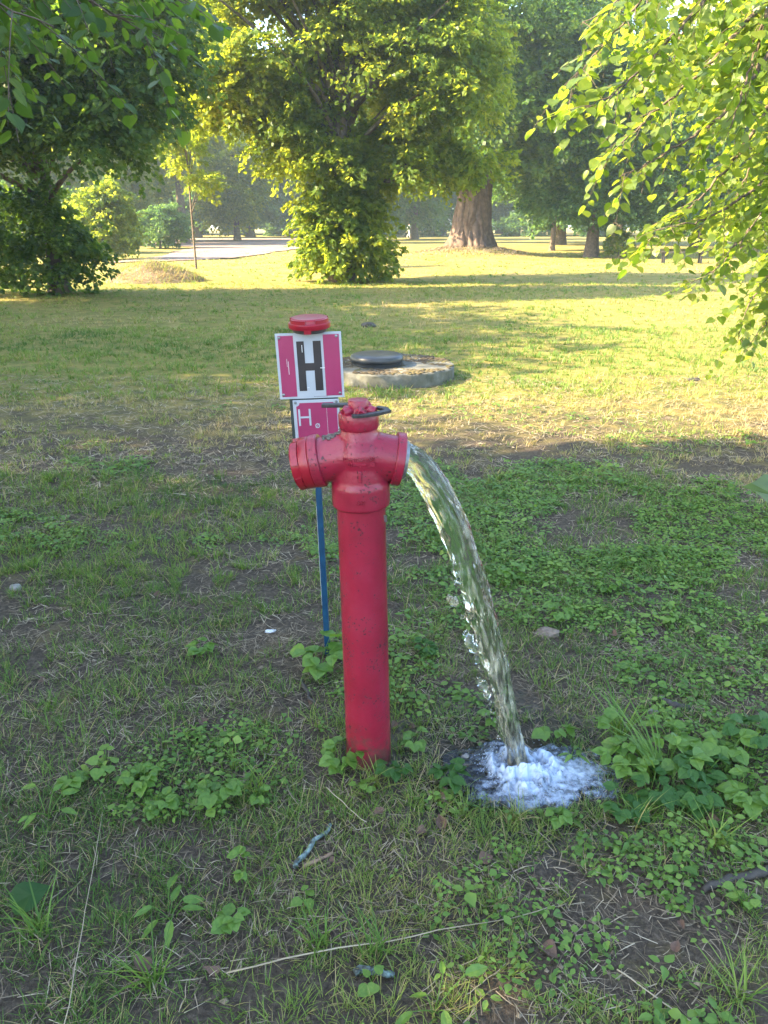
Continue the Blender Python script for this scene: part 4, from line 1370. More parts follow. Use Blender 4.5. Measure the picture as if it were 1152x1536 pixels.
def mound_litter():
    rg = np.random.default_rng(27)
    m = 5200
    t, r = rg.random(m) * 6.283, 3.6 * np.sqrt(rg.random(m)) * (.4 + .6 * rg.random(m))
    x, y = 4.4 + r * np.cos(t), 40.7 + 1.25 * r * np.sin(t)
    V, F, T = blades(np.stack([x, y, ground_z(x, y) - .01], 1), rg.random(m) * 6.283, .10 + .16 * rg.random(m), np.full(m, .04), .7 + .25 * rg.random(m), .3 * rg.random(m), .3 + .5 * rg.random(m), 1)
    o = link('dry_litter', mesh_np('dry_litter', V, F, T), M['thatch'])
    tag(o, 'dry brown litter covering the mound at the foot of the massive old tree', 'litter', kind='stuff')
mound_litter()


def crumbs():
    rg = np.random.default_rng(25)
    a = Acc()
    x, y = scatter(7000, .75, 3.4, rg)
    keep = (fnoise2(x * 2.4, y * 2.4, 31, 3) < .52) & ~blocked(x, y)
    x, y = x[keep], y[keep]
    m = len(x)
    oct_ = np.array([[1, 0, 0], [0, 1, 0], [-1, 0, 0], [0, -1, 0], [0, 0, 1]], float)
    r = .0025 + .008 * rg.random(m) ** 3
    jit = .6 + .8 * rg.random((m, 5, 1))
    V = oct_[None] * jit * r[:, None, None] * np.array([1.2, 1, .7])
    V = V + np.stack([x, y, ground_z(x, y) - .001], 1)[:, None]
    F = (np.array([[0, 1, 4], [1, 2, 4], [2, 3, 4], [3, 0, 4]])[None] + (np.arange(m) * 5)[:, None, None]).reshape(-1, 3)
    o = link('soil_crumbs', mesh_np('soil_crumbs', V.reshape(-1, 3), [F], np.repeat(rg.random(m) ** 2 * .8, 4)), M['thatch'])
    tag(o, 'dark crumbs of soil and plant litter on the bare patches', 'soil', kind='stuff')
crumbs()

# straws on the heap
rgh = np.random.default_rng(16)
m = 2600
t_, r_ = rgh.random(m) * 6.283, np.sqrt(rgh.random(m)) * 1.0
x_, y_ = 1.45 * r_ * np.cos(t_), 1.1 * r_ * np.sin(t_)
Vv, Ff, Tt = blades(np.stack([x_, y_, np.maximum(heap_h(x_, y_), 0) - .01], 1), rgh.random(m) * 6.283, .12 + .16 * rgh.random(m), np.full(m, .014), .5 + .4 * rgh.random(m), .3 * rgh.random(m), np.where(rgh.random(m) < .35, .45 + .2 * rgh.random(m), .8 + .2 * rgh.random(m)), 1)
o = link('straw', mesh_np('straw', Vv, Ff, Tt), M['grass'], hpz)
o['kind'] = 'stuff'


OVAL_V = np.array([[0, 0, 0], [.5, 0, 0], [1, 0, -.12]] + [[u, v, .16 * v] for u, v in ((.12, .2), (.38, .4), (.68, .3))] + [[u, -v, .16 * v] for u, v in ((.12, .2), (.38, .4), (.68, .3))], float)
OVAL_F = [np.array([[0, 1, 3], [1, 4, 3], [1, 5, 4], [1, 2, 5], [0, 6, 1], [1, 6, 7], [1, 7, 8], [1, 8, 2]])]


def ground_cover():
    rg = np.random.default_rng(19)
    a = Acc()
    for (n, d0, d1, size) in ((6500, .8, 2.0, .017), (10000, 1.9, 3.4, .019), (26000, 3.2, 5.0, .019), (3500, 4.8, 7.5, .026)):
        x, y = scatter(n, d0, d1, rg)
        gm = fnoise2(x * 1.7 + 11, y * 1.7, 61, 3)
        side = np.clip((x + .2) * .16, -.14, .10) + np.where((y > 3.0) & (y < 4.9) & (x > 0), .02, 0) - np.where(y > 4.9, .10, 0) - np.where(y < 1.6, .12 - .05 * (x > .45), 0)
        keep = (gm + side + .10 * rg.random(len(x)) > .60) & ~blocked(x, y)
        x, y = x[keep], y[keep]
        m = len(x)
        rep = 3
        x, y = np.repeat(x, rep), np.repeat(y, rep)
        h = np.repeat(.006 + .045 * rg.random(m) ** 1.6, rep)
        az = np.repeat(rg.random(m) * 6.283, rep) + np.tile(np.arange(rep) * 2.09, m) + (rg.random(m * rep) - .5) * .5
        d = np.stack([np.cos(az), np.sin(az), -.12 + .5 * (rg.random(m * rep) - .4)], 1)
        nr = np.array([0, 0, 1.0]) + rg.normal(size=(m * rep, 3)) * .28
        ln = np.repeat(size * (.4 + .7 * rg.random(m) + 1.1 * rg.random(m) ** 5), rep) * (.8 + .4 * rg.random(m * rep))
        pos = np.stack([x + .006 * np.cos(az), y + .006 * np.sin(az), ground_z(x, y) + h], 1)
        ti = np.repeat(rg.random(m), rep) * .7 + .3 * rg.random(m * rep)
        V, F, T = leaves_np(pos, d, nr, ln, ln * np.repeat(.45 + .65 * rg.random(m), rep), OVAL_V, OVAL_F, ti)
        a.add(V, F, T)
    o = link('ground_cover', a.mesh('ground_cover', True), M['herb'])
    tag(o, 'low green creeping herbs covering the soil around the hydrant', 'ground cover', kind='stuff')
ground_cover()

# ------------------------------------------------------------------ single herbs and tufts near the hydrant
def serrate_leaf(name, mat, wid, seed, lobes=7):
    rg = np.random.default_rng(seed)
    u = np.linspace(0, 1, lobes + 2)
    prof = wid * np.sin(np.pi * u ** .8) ** .8
    out = []
    for i in range(1, lobes + 1):
        out.append((u[i] - .02, prof[i] * .5 * (1.0 + .14 * (i % 2))))
    V = [[0, 0, 0]] + [[x, 0, -.10 * x * x] for x in (.33, .66)] + [[1, 0, -.14]]
    nL = len(V)
    for sgn in (1, -1):
        for (x, y) in out:
            V.append([x + (rg.random() - .5) * .03, sgn * y, .22 * y - .13 * x * x + .015 * rg.random()])
    F = []
    def mid(x): return 1 if x < .5 else 2
    for si, s0 in ((0, nL), (1, nL + lobes)):
        idx = list(range(s0, s0 + lobes))
        tri = [(0, 1, idx[0])]
        for i in range(lobes - 1):
            xm = (out[i][0] + out[i + 1][0]) / 2
            tri.append((mid(xm), idx[i + 1], idx[i]))
        k = next(i for i in range(lobes - 1) if (out[i][0] + out[i + 1][0]) / 2 >= .5)
        tri.append((1, 2, idx[k]))
        tri.append((2, 3, idx[-1]))
        F += [t if si == 0 else t[::-1] for t in tri]
    V = np.array(V, float)
    me = mesh_np(name, V, [np.array(F)], np.full(len(F), .3 + .4 * rg.random()))
    me.materials.append(mat)
    return me


M['herb_dark'] = mat_leaf('deep_green_herb_leaf', [(0, (.02, .06, .014)), (.5, (.035, .095, .02)), (1, (.06, .14, .028))], [(0, (.06, .16, .02)), (.5, (.1, .24, .03)), (1, (.2, .32, .04))], .3, .25, .5, 6)
LV = {
    'broad': [serrate_leaf('leaf_blade', M['herb'], .82, s, 9) for s in (1, 2, 3)],
    'dark': [serrate_leaf('leaf_blade', M['herb_dark'], .8, s, 9) for s in (4, 5)],
    'slim': [serrate_leaf('leaf_blade', M['herb'], .34, s, 7) for s in (6, 7)],
    'round': [heart_mesh('leaf_blade', M['herb'], 1.05, s) for s in (8, 9)],
}
TOP = M['herb']


def put_leaf(root, me, p, d, nrm, L, name='leaf'):
    d, s, n = leaf_frames(np.array([d], float), np.array([nrm], float))
    o = link(name, me, None, root)
    d, s, n = d[0] * L, s[0] * L, n[0] * L
    o.matrix_local = Matrix(((d[0], s[0], n[0], p[0]), (d[1], s[1], n[1], p[1]), (d[2], s[2], n[2], p[2]), (0, 0, 0, 1)))
    return o


def herb(px, py, kind, n_stem, height, size, label, seed, ternate=True, spread=.6, cat='plant', name='leafy_plant'):
    rg = np.random.default_rng(seed)
    b = G(px, py)
    b[2] = float(ground_z(b[0], b[1]))
    root = tag(empty(name, b), label, cat)
    a = Acc()
    for k in range(n_stem):
        az = 6.283 * (k + rg.random() * .8) / n_stem
        hh = height * (.45 + .6 * rg.random())
        out = spread * hh * (.5 + .9 * rg.random())
        tip = np.array([out * math.cos(az), out * math.sin(az), hh])
        t = np.linspace(0, 1, 6)[:, None]
        path = tip * np.array([1, 1, 0]) * t ** 1.5 + np.array([0, 0, hh]) * (t ** .85) + np.array([rg.normal() * .006, rg.normal() * .006, -.01]) * (1 - t)
        V, F = tube(path, np.linspace(.0016, .0010, 6), 5)
        a.add(V, F, .4)
        L = size * (.65 + .5 * rg.random())
        angs = (0, 1.15, -1.15) if ternate else (rg.normal() * .3,)
        for q in angs:
            aa = az + q + rg.normal() * .15
            d = np.array([math.cos(aa), math.sin(aa), -.12 + .3 * rg.normal() * .6])
            nr = np.array([0, 0, 1.0]) + rg.normal(size=3) * .25
            put_leaf(root, LV[kind][rg.integers(len(LV[kind]))], path[-1], d, nr, L * (1 if q == 0 else .85))
    link('stem', a.mesh('stem'), TOP, root)
    return root


def tuft(px, py, n, L, W, label, seed, lean=.45, tint=(.25, .65), az0=None):
    rg = np.random.default_rng(seed)
    b = G(px, py)
    b[2] = float(ground_z(b[0], b[1])) - .004
    root = tag(empty('grass_tuft', b), label, 'grass tuft')
    for k in range(n):
        az = rg.random() * 6.283 if az0 is None else az0 + rg.normal() * .8
        V, F, T = blades(np.array([[.012 * rg.normal(), .010 * rg.normal(), 0]]), np.array([az]), np.array([L * (.5 + .6 * rg.random())]), np.array([W * (.7 + .6 * rg.random())]),
                         np.array([lean * rg.random()]), np.array([.2 + .7 * rg.random()]), np.array([tint[0] + (tint[1] - tint[0]) * rg.random()]), 4)
        link('grass_blade', mesh_np('grass_blade', V, F, T), M['grass'], root)
    return root


herb(478, 1012, 'broad', 7, .115, .062, 'leafy green herb hugging the foot of the blue post', 101)
herb(512, 1158, 'broad', 9, .085, .040, 'pale leafed herb pressed against the left side of the hydrant foot', 102)
herb(590, 1168, 'dark', 6, .055, .036, 'small dark green herb touching the right side of the hydrant foot', 103)
herb(548, 1190, 'round', 8, .045, .024, 'round leafed little herb directly in front of the hydrant foot', 104, False)
herb(672, 1176, 'dark', 6, .065, .046, 'wet shiny dark herb between the hydrant and the pool', 105)
herb(940, 1168, 'broad', 8, .10, .050, 'broad leafed herb leaning over the right rim of the foaming pool', 106)
herb(975, 1198, 'dark', 7, .07, .048, 'dark broad leafed herb in front of the long arching grass by the pool', 107)
herb(1010, 1135, 'broad', 6, .085, .052, 'three leaved herb behind the arching grass right of the pool', 108)
herb(1052, 1178, 'dark', 7, .08, .046, 'deep green herb with smooth oval leaves further right of the pool', 109)
herb(1120, 1125, 'dark', 8, .10, .052, 'large deep green herb at the right edge level with the pool', 110)
herb(1118, 1215, 'broad', 6, .08, .058, 'bright herb with upright leaves at the right edge below the pool', 111)
herb(1000, 1160, 'broad', 7, .085, .052, 'bright big leafed herb between the pool and the deep green oval leaves', 141)
herb(930, 1140, 'broad', 6, .11, .050, 'tall bright herb standing in the grass tuft behind the pool', 142)
herb(1085, 1145, 'broad', 7, .08, .056, 'bright three leaved herb in front of the large deep green one at the right', 143)
herb(1040, 1215, 'dark', 7, .06, .050, 'low dark herb in front of the smooth oval leaves', 144)
herb(930, 1222, 'dark', 6, .06, .046, 'dark wet herb hanging into the right front of the pool', 145)
herb(740, 1085, 'broad', 4, .05, .034, 'little herb behind the splash at the left of the jet', 146)
herb(620, 1125, 'broad', 6, .06, .036, 'light green herb between the hydrant foot and the wet stone', 147)
herb(240, 1215, 'broad', 6, .05, .042, 'large leafed herb in front of the bright clump at the left', 148)
herb(110, 1185, 'broad', 6, .05, .044, 'herb with spread leaves at the far left of the bright clump', 149)
herb(828, 1112, 'broad', 4, .06, .050, 'single leafy sprig rising behind the foam next to the jet', 112)
herb(858, 1140, 'slim', 6, .05, .046, 'slim leafed sprig growing out of the pool behind the foam', 113, False)
herb(838, 1232, 'broad', 5, .05, .034, 'small pale herb at the front edge of the pool', 114)
herb(215, 1178, 'broad', 7, .06, .040, 'clump of bright herbs at the left, in line with the hydrant foot', 115)
herb(318, 1200, 'broad', 7, .065, .044, 'bright herb clump beside the half buried dark twig', 116)
herb(160, 1160, 'round', 6, .055, .042, 'round leafed herb near the left edge of the shaded ground', 117, False)
herb(390, 1205, 'broad', 5, .04, .034, 'low small herb between the dark twig and the hydrant', 118)
herb(368, 1318, 'broad', 3, .055, .030, 'tiny seedling on bare soil left of the lichen covered twig', 119)
herb(460, 1352, 'round', 4, .035, .032, 'tiny yellowing seedling on bare soil below the short brown stick', 120, False)
herb(985, 1325, 'round', 8, .055, .026, 'clover like herb at the left end of the dark branch', 121, False)
herb(1120, 1365, 'round', 10, .06, .028, 'clover like herb in front of the dark branch at the right edge', 122, False)
herb(1010, 1270, 'round', 5, .045, .026, 'thin sprig of small round leaves above the dark branch', 123, False)
herb(655, 1522, 'slim', 6, .06, .07, 'rosette of long pointed leaves at the bottom of the picture', 124, False, 1.0)
herb(255, 1370, 'slim', 7, .05, .062, 'plantain rosette with long leaves left of the bare soil', 125, False, 1.0)
herb(350, 1385, 'broad', 4, .04, .040, 'broad flat weed right of the plantain rosette', 126)
herb(840, 935, 'broad', 7, .08, .044, 'leafy green weed beside the half buried stone chunk', 127)
herb(1000, 940, 'round', 8, .06, .036, 'patch of round leaved weed at the right behind the pool', 128, False)
herb(905, 890, 'broad', 8, .07, .042, 'bright leafy weed in the green patch right of the water jet', 129)
herb(640, 985, 'dark', 8, .06, .040, 'dark leafy weed between the hydrant pipe and the jet', 130)
herb(770, 870, 'broad', 8, .06, .040, 'leafy weed just right of the middle of the water jet', 131)
herb(300, 985, 'broad', 7, .055, .042, 'leafy weed on the worn ground left of the post', 132)
herb(560, 1480, 'round', 4, .04, .034, 'small weed beside the lichen covered stub at the bottom', 133, False)
herb(75, 1225, 'slim', 6, .07, .06, 'slim leafed weed close to the left edge', 134, False, .8)

tuft(930, 1106, 34, .22, .0055, 'tall tuft of bright grass right behind the pool', 201, .5)
tuft(985, 1165, 18, .30, .0062, 'long arching grass blades right of the pool', 202, .5, (.3, .55), 2.6)
tuft(565, 1180, 22, .12, .0032, 'yellowing grass tuft in front of the hydrant foot', 203, .5, (.5, .75))
tuft(385, 1185, 26, .12, .0036, 'upright grass tuft left of the hydrant foot', 204, .4, (.4, .65))
tuft(350, 1155, 14, .10, .0036, 'small grass tuft behind the bright herb clump', 205)
tuft(1075, 1265, 24, .14, .0040, 'pale grass tuft under the bright herb at the right edge', 206, .5, (.5, .75))
tuft(955, 1235, 30, .11, .0030, 'dense straw and green tuft in front of the dark broad herb', 207, .6, (.45, .85))
tuft(775, 1225, 30, .09, .0030, 'short brownish tuft at the front rim of the pool', 208, .5, (.55, .95))
tuft(480, 1420, 30, .11, .0038, 'low green tuft left of the pale straw at the bottom', 209, .5, (.2, .5))
tuft(560, 1430, 26, .12, .0038, 'green tuft above the lichen covered stub', 210, .45, (.2, .5))
tuft(230, 1470, 30, .13, .0042, 'loose green tuft at the lower left', 211, .6, (.2, .6))
tuft(60, 1400, 24, .14, .0046, 'broad bladed tuft in the lower left corner', 212, .7, (.2, .5))
tuft(1110, 1500, 26, .12, .0040, 'green tuft in the lower right corner', 213, .6, (.3, .7))
tuft(720, 1440, 26, .08, .0030, 'short tuft in the middle of the worn foreground', 214, .6, (.35, .8))
tuft(480, 1095, 20, .07, .0030, 'short pale tuft between the post and the hydrant foot', 215, .5, (.5, .9))
tuft(660, 760, 24, .12, .0050, 'grass tuft on the green patch behind the jet', 216, .4)
tuft(985, 715, 22, .13, .0055, 'taller grass tuft on the worn ground at the right', 217, .4)
tuft(75, 725, 20, .12, .0055, 'upright grass tuft near the sunlit patch at the left', 218, .4)

# a weed stem just outside the picture whose leaf pokes in from the right
sd = tag(empty('young_linden', (1.13, 1.70, 0)), 'slender young linden shoot whose one leaf reaches in at the right edge', 'plant')
a = Acc()
V, F = tube(np.array([[0, 0, -.03], [.01, .01, .3], [-.01, .0, .65], [.01, .01, .98], [.0, .0, 1.12]]), [.007, .006, .005, .004, .003], 7)
a.add(V, F)
link('stem', a.mesh('stem', True), M['bark'], sd)
tipw = P(1122, 722, 1.66)
for (p, t, L) in (((-.005, 0, .80), None, .1), ((.02, .02, .88), (.1, .05, -.03), .1), ((.02, 0, .98), (.08, -.06, .0), .1), ((0, 0, 1.12), (.03, .08, .03), .09), ((.0, .0, .62), (.07, .07, -.02), .1), ((0, 0, 1.08), (.06, .03, -.04), .08)):
    st = np.array(p) + np.array([1.13, 1.70, 0])
    d = (tipw - st) if t is None else np.array(t)
    if t is None:
        L = np.linalg.norm(d) * .62
        st = st + d * .38
    put_leaf(sd, heart_mesh('leaf', M['leaf_near'], 1.0, 77), st - np.array([1.13, 1.70, 0]), d, np.array([0, -.35, .9]), L)

# ------------------------------------------------------------------ litter: fallen leaves, twigs, straws, stones
def curled_leaf(name, wid, curl, seed):
    rg = np.random.default_rng(seed)
    V = HEART_V.copy()
    V[:, 1] *= wid
    V[:, 2] = curl * (V[:, 1] ** 2) * 2.2 + .25 * curl * (V[:, 0] - .4) ** 2 + (rg.random(len(V)) - .5) * .08
    me = mesh_np(name, V, HEART_F, np.full(16, .5))
    me.materials.append(M['dead_leaf'])
    return me
DL_ = [curled_leaf('fallen_leaf', w, c, s) for w, c, s in ((.8, 1.0, 1), (1, .7, 2), (.7, 1.3, 3), (.9, -.9, 4))]
rgl = np.random.default_rng(77)
spots = [(615, 1090), (640, 1062), (1100, 1085), (1018, 1060), (920, 955), (590, 1085), (985, 1180), (1020, 1390), (1008, 1430), (150, 950), (300, 1090), (470, 1060), (640, 1255), (660, 1245), (215, 1470), (560, 1225), (905, 1300), (720, 1300), (60, 1020), (1090, 1010), (500, 1290), (395, 1290), (820, 1420), (330, 1450), (1060, 1230), (750, 1000), (240, 890), (1050, 880)]
for px, py in spots:
    b = G(px + rgl.normal() * 4, py + rgl.normal() * 4)
    o = link('fallen_leaf', DL_[rgl.integers(4)], None)
    o.location = (b[0], b[1], float(ground_z(b[0], b[1])) + .012)
    s = .022 + .024 * rgl.random()
    o.scale = (s, s, s)
    o.rotation_euler = (rgl.normal() * .35, rgl.normal() * .35, rgl.random() * 6.28)
    tag(o, 'small curled dry brown leaf lying on the shaded ground near the hydrant', 'fallen leaf', 'dry fallen leaves around the hydrant')


def stick(name, p0, p1, r0, r1, mat, label, cat='twig', z=.012, wob=.006, seed=0, sides=9, knobs=0):
    rg = np.random.default_rng(seed)
    a0, b0 = G(*p0), G(*p1)
    t = np.linspace(0, 1, 14)[:, None]
    path = a0 * (1 - t) + b0 * t
    path += rg.normal(size=path.shape) * wob * np.array([1, 1, .3])
    path[1:-1] = (path[:-2] + path[1:-1] * 2 + path[2:]) / 4
    path[:, 2] = ground_z(path[:, 0], path[:, 1]) + z
    rad = np.linspace(r0, r1, 14) * (1 + .18 * rg.normal(size=14) * (1 if r0 > .004 else .3))
    V, F = tube(path, rad, sides)
    o = link(name, Acc().add(V, F, .85).mesh(name, True), mat)
    return tag(o, label, cat)


M['lichen'] = mat_plain('lichen_bark', [(.35, (.035, .035, .03)), (.5, (.10, .14, .13)), (.65, (.22, .30, .29))], 60, .9, .7, 120, .004)
M['stickwood'] = mat_plain('brown_stick', [(.3, (.14, .085, .055)), (.7, (.27, .18, .12))], 40, .8, .5, 120, .002)
M['darkwood'] = mat_plain('dark_wet_branch', [(.3, (.02, .017, .014)), (.7, (.07, .06, .05))], 30, .7, .6, 90, .004)
stick('twig', (442, 1305), (496, 1236), .0075, .005, M['lichen'], 'short twig crusted with blue grey lichen in front of the hydrant', seed=1)
stick('stick', (456, 1304), (500, 1284), .0055, .004, M['stickwood'], 'smooth brown stick lying beside the lichen covered twig', 'stick', seed=2, wob=.002)
stick('twig', (530, 1455), (598, 1467), .0085, .006, M['lichen'], 'lichen covered stub of wood under the long pale straw', seed=3)
stick('twig', (268, 1200), (345, 1218), .0055, .004, M['darkwood'], 'thin dark twig half buried at the left', seed=4, z=.004)
stick('branch', (1055, 1335), (1190, 1300), .010, .013, M['darkwood'], 'dark wet branch entering from the right edge', 'branch', seed=5)
stick('twig', (450, 1028), (478, 1068), .006, .004, M['darkwood'], 'dark twig pointing at the foot of the blue post', seed=6)
stick('twig', (985, 1052), (1035, 1068), .012, .010, M['darkwood'], 'stubby dark piece of wood behind the herbs right of the pool', seed=7)
stick('straw', (346, 1464), (835, 1368), .0021, .0009, M['thatch'], 'long pale straw lying across the foreground', 'straw', z=.02, wob=.004, seed=8, sides=5)
stick('straw', (100, 1560), (156, 1228), .0012, .0007, M['thatch'], 'thin pale grass stalk rising along the lower left', 'straw', z=.03, wob=.004, seed=9, sides=5)
stick('straw', (926, 1458), (1060, 1560), .0018, .0012, M['thatch'], 'pale straw slanting out at the lower right', 'straw', z=.015, wob=.002, seed=10, sides=5)
stick('straw', (700, 1500), (760, 1450), .0012, .0008, M['thatch'], 'short dry straw near the middle of the bottom edge', 'straw', z=.015, wob=.002, seed=11, sides=5)
stick('straw', (490, 1195), (548, 1245), .0016, .0010, M['thatch'], 'pale dry stalk slanting in front of the hydrant foot', 'straw', z=.03, wob=.002, seed=12, sides=5)
stick('wood_chip', (664, 1205), (667, 1188), .0075, .0085, M['stickwood'], 'small cut wood chip standing at the left edge of the pool', 'wood chip', z=.012, wob=.0005, seed=13)


def lump(name, px, py, r, squash, mat, label, cat, seed, rot=0.0):
    rg = np.random.default_rng(seed)
    bm = bmesh.new()
    bmesh.ops.create_icosphere(bm, subdivisions=3, radius=1)
    for v in bm.verts:
        n = vnoise3(np.array([v.co.x * 1.6 + seed]), np.array([v.co.y * 1.6]), np.array([v.co.z * 1.6]), seed)[0] + .3 * vnoise3(np.array([v.co.x * 5]), np.array([v.co.y * 5]), np.array([v.co.z * 5]), seed)[0]
        v.co = v.co * (.65 + .6 * n)
        v.co = Vector((v.co.x * r * squash[0], v.co.y * r * squash[1], v.co.z * r * squash[2]))
    me = bpy.data.meshes.new(name)
    bm.to_mesh(me); bm.free()
    o = link(name, me, mat)
    b = G(px, py)
    o.location = (b[0], b[1], float(ground_z(b[0], b[1])) + r * squash[2] * .35)
    o.rotation_euler = (0, 0, rot)
    return tag(o, label, cat)
M['stone'] = mat_plain('brown_stone', [(.3, (.10, .075, .055)), (.6, (.2, .155, .12)), (.8, (.3, .26, .22))], 30, .9, .6, 90, .005)
M['pale_stone'] = mat_plain('pale_stone', [(.3, (.14, .135, .125)), (.7, (.26, .255, .24))], 40, .8, .4, 90, .003)
lump('stone', 820, 952, .045, (1.1, .6, .45), M['stone'], 'brown chunk of stone half buried right of the water jet', 'stone', 1)
lump('stone', 980, 1068, .018, (1, .8, .9), M['pale_stone'], 'small pale stone against the stubby dark wood', 'stone', 2)
lump('stone', 24, 886, .024, (1, .8, .8), M['pale_stone'], 'pale pebble near the left edge of the worn ground', 'stone', 3)
lump('stone', 700, 1135, .016, (1, .8, .6), M['pale_stone'], 'wet little stone at the left of the splash', 'stone', 4)
lump('stone', 1040, 572, .05, (1.3, .8, .5), M['darkwood'], 'dark clod in the grass to the right of the well cover', 'clod', 5)
lump('clod', 552, 491, .10, (1.2, .9, .55), M['darkwood'], 'dark earthy clod in the lawn behind the well cover', 'clod', 6)
M['foil'] = mat_plain('crumpled_foil', [(.3, (.55, .6, .65)), (.7, (.8, .82, .85))], 40, .3, .6, 60, .004, .6)
lump('foil_scrap', 406, 950, .017, (1.3, .7, .35), M['foil'], 'shiny scrap of foil on the ground left of the post', 'litter', 7)
V = HEART_V * np.array([.085, .08, .085])
V[:, 2] += .004 * np.sin(V[:, 0] * 70)
o = link('dark_leaf', mesh_np('dark_leaf', V, HEART_F, np.full(16, .1)), M['herb_dark'])
b = G(22, 1372)
o.location = (b[0], b[1], .03); o.rotation_euler = (.35, -.25, .5)
tag(o, 'one big dark green leaf lying flat at the left edge', 'leaf')

# ------------------------------------------------------------------ far things: person, bin, bench
def person(base, rotz):
    root = tag(empty('person', base, (0, 0, rotz)), 'person in pale clothes walking far off beyond the lawn', 'person')
    J = {'pelvis': (0, 0, .95, .15), 'chest': (0, .04, 1.32, .17), 'neck': (0, .06, 1.50, .065), 'head': (0, .09, 1.63, .10), 'crown': (0, .08, 1.74, .08),
         'hipl': (-.10, 0, .90, .10), 'kneel': (-.11, .20, .52, .07), 'anklel': (-.11, .18, .10, .045), 'toel': (-.11, .34, .04, .04),
         'hipr': (.10, 0, .90, .10), 'kneer': (.11, -.02, .50, .07), 'ankler': (.11, -.30, .14, .045), 'toer': (.11, -.18, .04, .04),
         'shl': (-.19, .04, 1.42, .065), 'ell': (-.25, -.12, 1.16, .05), 'hal': (-.24, .02, .93, .04),
         'shr': (.19, .04, 1.42, .065), 'elr': (.26, .18, 1.18, .05), 'har': (.22, .38, 1.10, .04)}
    E = [('pelvis', 'chest'), ('chest', 'neck'), ('neck', 'head'), ('head', 'crown'), ('pelvis', 'hipl'), ('hipl', 'kneel'), ('kneel', 'anklel'), ('anklel', 'toel'),
         ('pelvis', 'hipr'), ('hipr', 'kneer'), ('kneer', 'ankler'), ('ankler', 'toer'), ('chest', 'shl'), ('shl', 'ell'), ('ell', 'hal'), ('chest', 'shr'), ('shr', 'elr'), ('elr', 'har')]
    ks = list(J)
    me = bpy.data.meshes.new('body')
    me.from_pydata([J[k][:3] for k in ks], [(ks.index(a), ks.index(b)) for a, b in E], [])
    o = link('body', me, None)
    sk = o.modifiers.new('s', 'SKIN')
    for i, k in enumerate(ks):
        me.skin_vertices[0].data[i].radius = (J[k][3], J[k][3])
    me.skin_vertices[0].data[0].use_root = True
    o.modifiers.new('d', 'SUBSURF').levels = 1
    dg = bpy.context.evaluated_depsgraph_get()
    m2 = bpy.data.meshes.new_from_object(o.evaluated_get(dg))
    o.modifiers.clear()
    o.data = m2
    m2.name = 'body'
    m2.materials.clear()
    skin = mat_plain('skin', [(.3, (.42, .26, .19)), (.7, (.5, .32, .24))], 10, .6)
    shirt = mat_plain('mint_shirt', [(.3, (.42, .55, .50)), (.7, (.52, .64, .60))], 10, .8)
    pants = mat_plain('pale_trousers', [(.3, (.5, .55, .54)), (.7, (.62, .66, .64))], 10, .8)
    for mm in (shirt, pants, skin): m2.materials.append(mm)
    for p in m2.polygons:
        z, x = p.center.z, abs(p.center.x)
        p.material_index = 1 if z < .98 and x < .2 else (2 if z > 1.5 or (z < 1.2 and x > .2) else 0)
    o.parent = root
    V, F = lathe([(.105, -.02), (.118, .05), (.10, .10), (.05, .14)], 14)
    hr = simple('hair', (V + np.array([0, .07, 1.64]), F), M['darkwood'], root)
    return root
pb = G(613, 357.0)
person((pb[0], pb[1], 0), R(-70))

bb = np.array([-26.0, 106.0, 0])
bn = tag(empty('bin', bb), 'pale grey waste container at the far end of the gravel path', 'bin')
simple('body', box((-.5, -.4, .08), (.5, .4, 1.15)), mat_plain('grey_plastic', [(.3, (.45, .5, .52)), (.7, (.55, .6, .62))], 3, .6), bn, auto=0, bevel=.04)
simple('lid', box((-.54, -.44, 1.15), (.54, .44, 1.27)), mat_plain('pale_plastic', [(.3, (.55, .6, .62)), (.7, (.65, .7, .72))], 3, .5), bn, auto=0, bevel=.03)
simple('foot', box((-.4, -.3, -.05), (.4, .3, .08)), M['iron'], bn, auto=0)

bx = np.array([12.6, 33.6, 0])
be = tag(empty('park_bench', bx, (0, 0, R(-6))), 'low dark park bench half hidden by the hanging branches', 'bench')
for k in range(3):
    simple('seat_slat', box((-1.0, -.20 + k * .14, .43), (1.0, -.08 + k * .14, .465)), M['darkwood'], be, auto=0)
for sx in (-.75, .75):
    simple('leg', box((sx - .04, -.18, -.05), (sx + .04, -.10, .43)), M['iron'], be, auto=0)
    simple('leg', box((sx - .04, .10, -.05), (sx + .04, .19, .43)), M['iron'], be, auto=0)

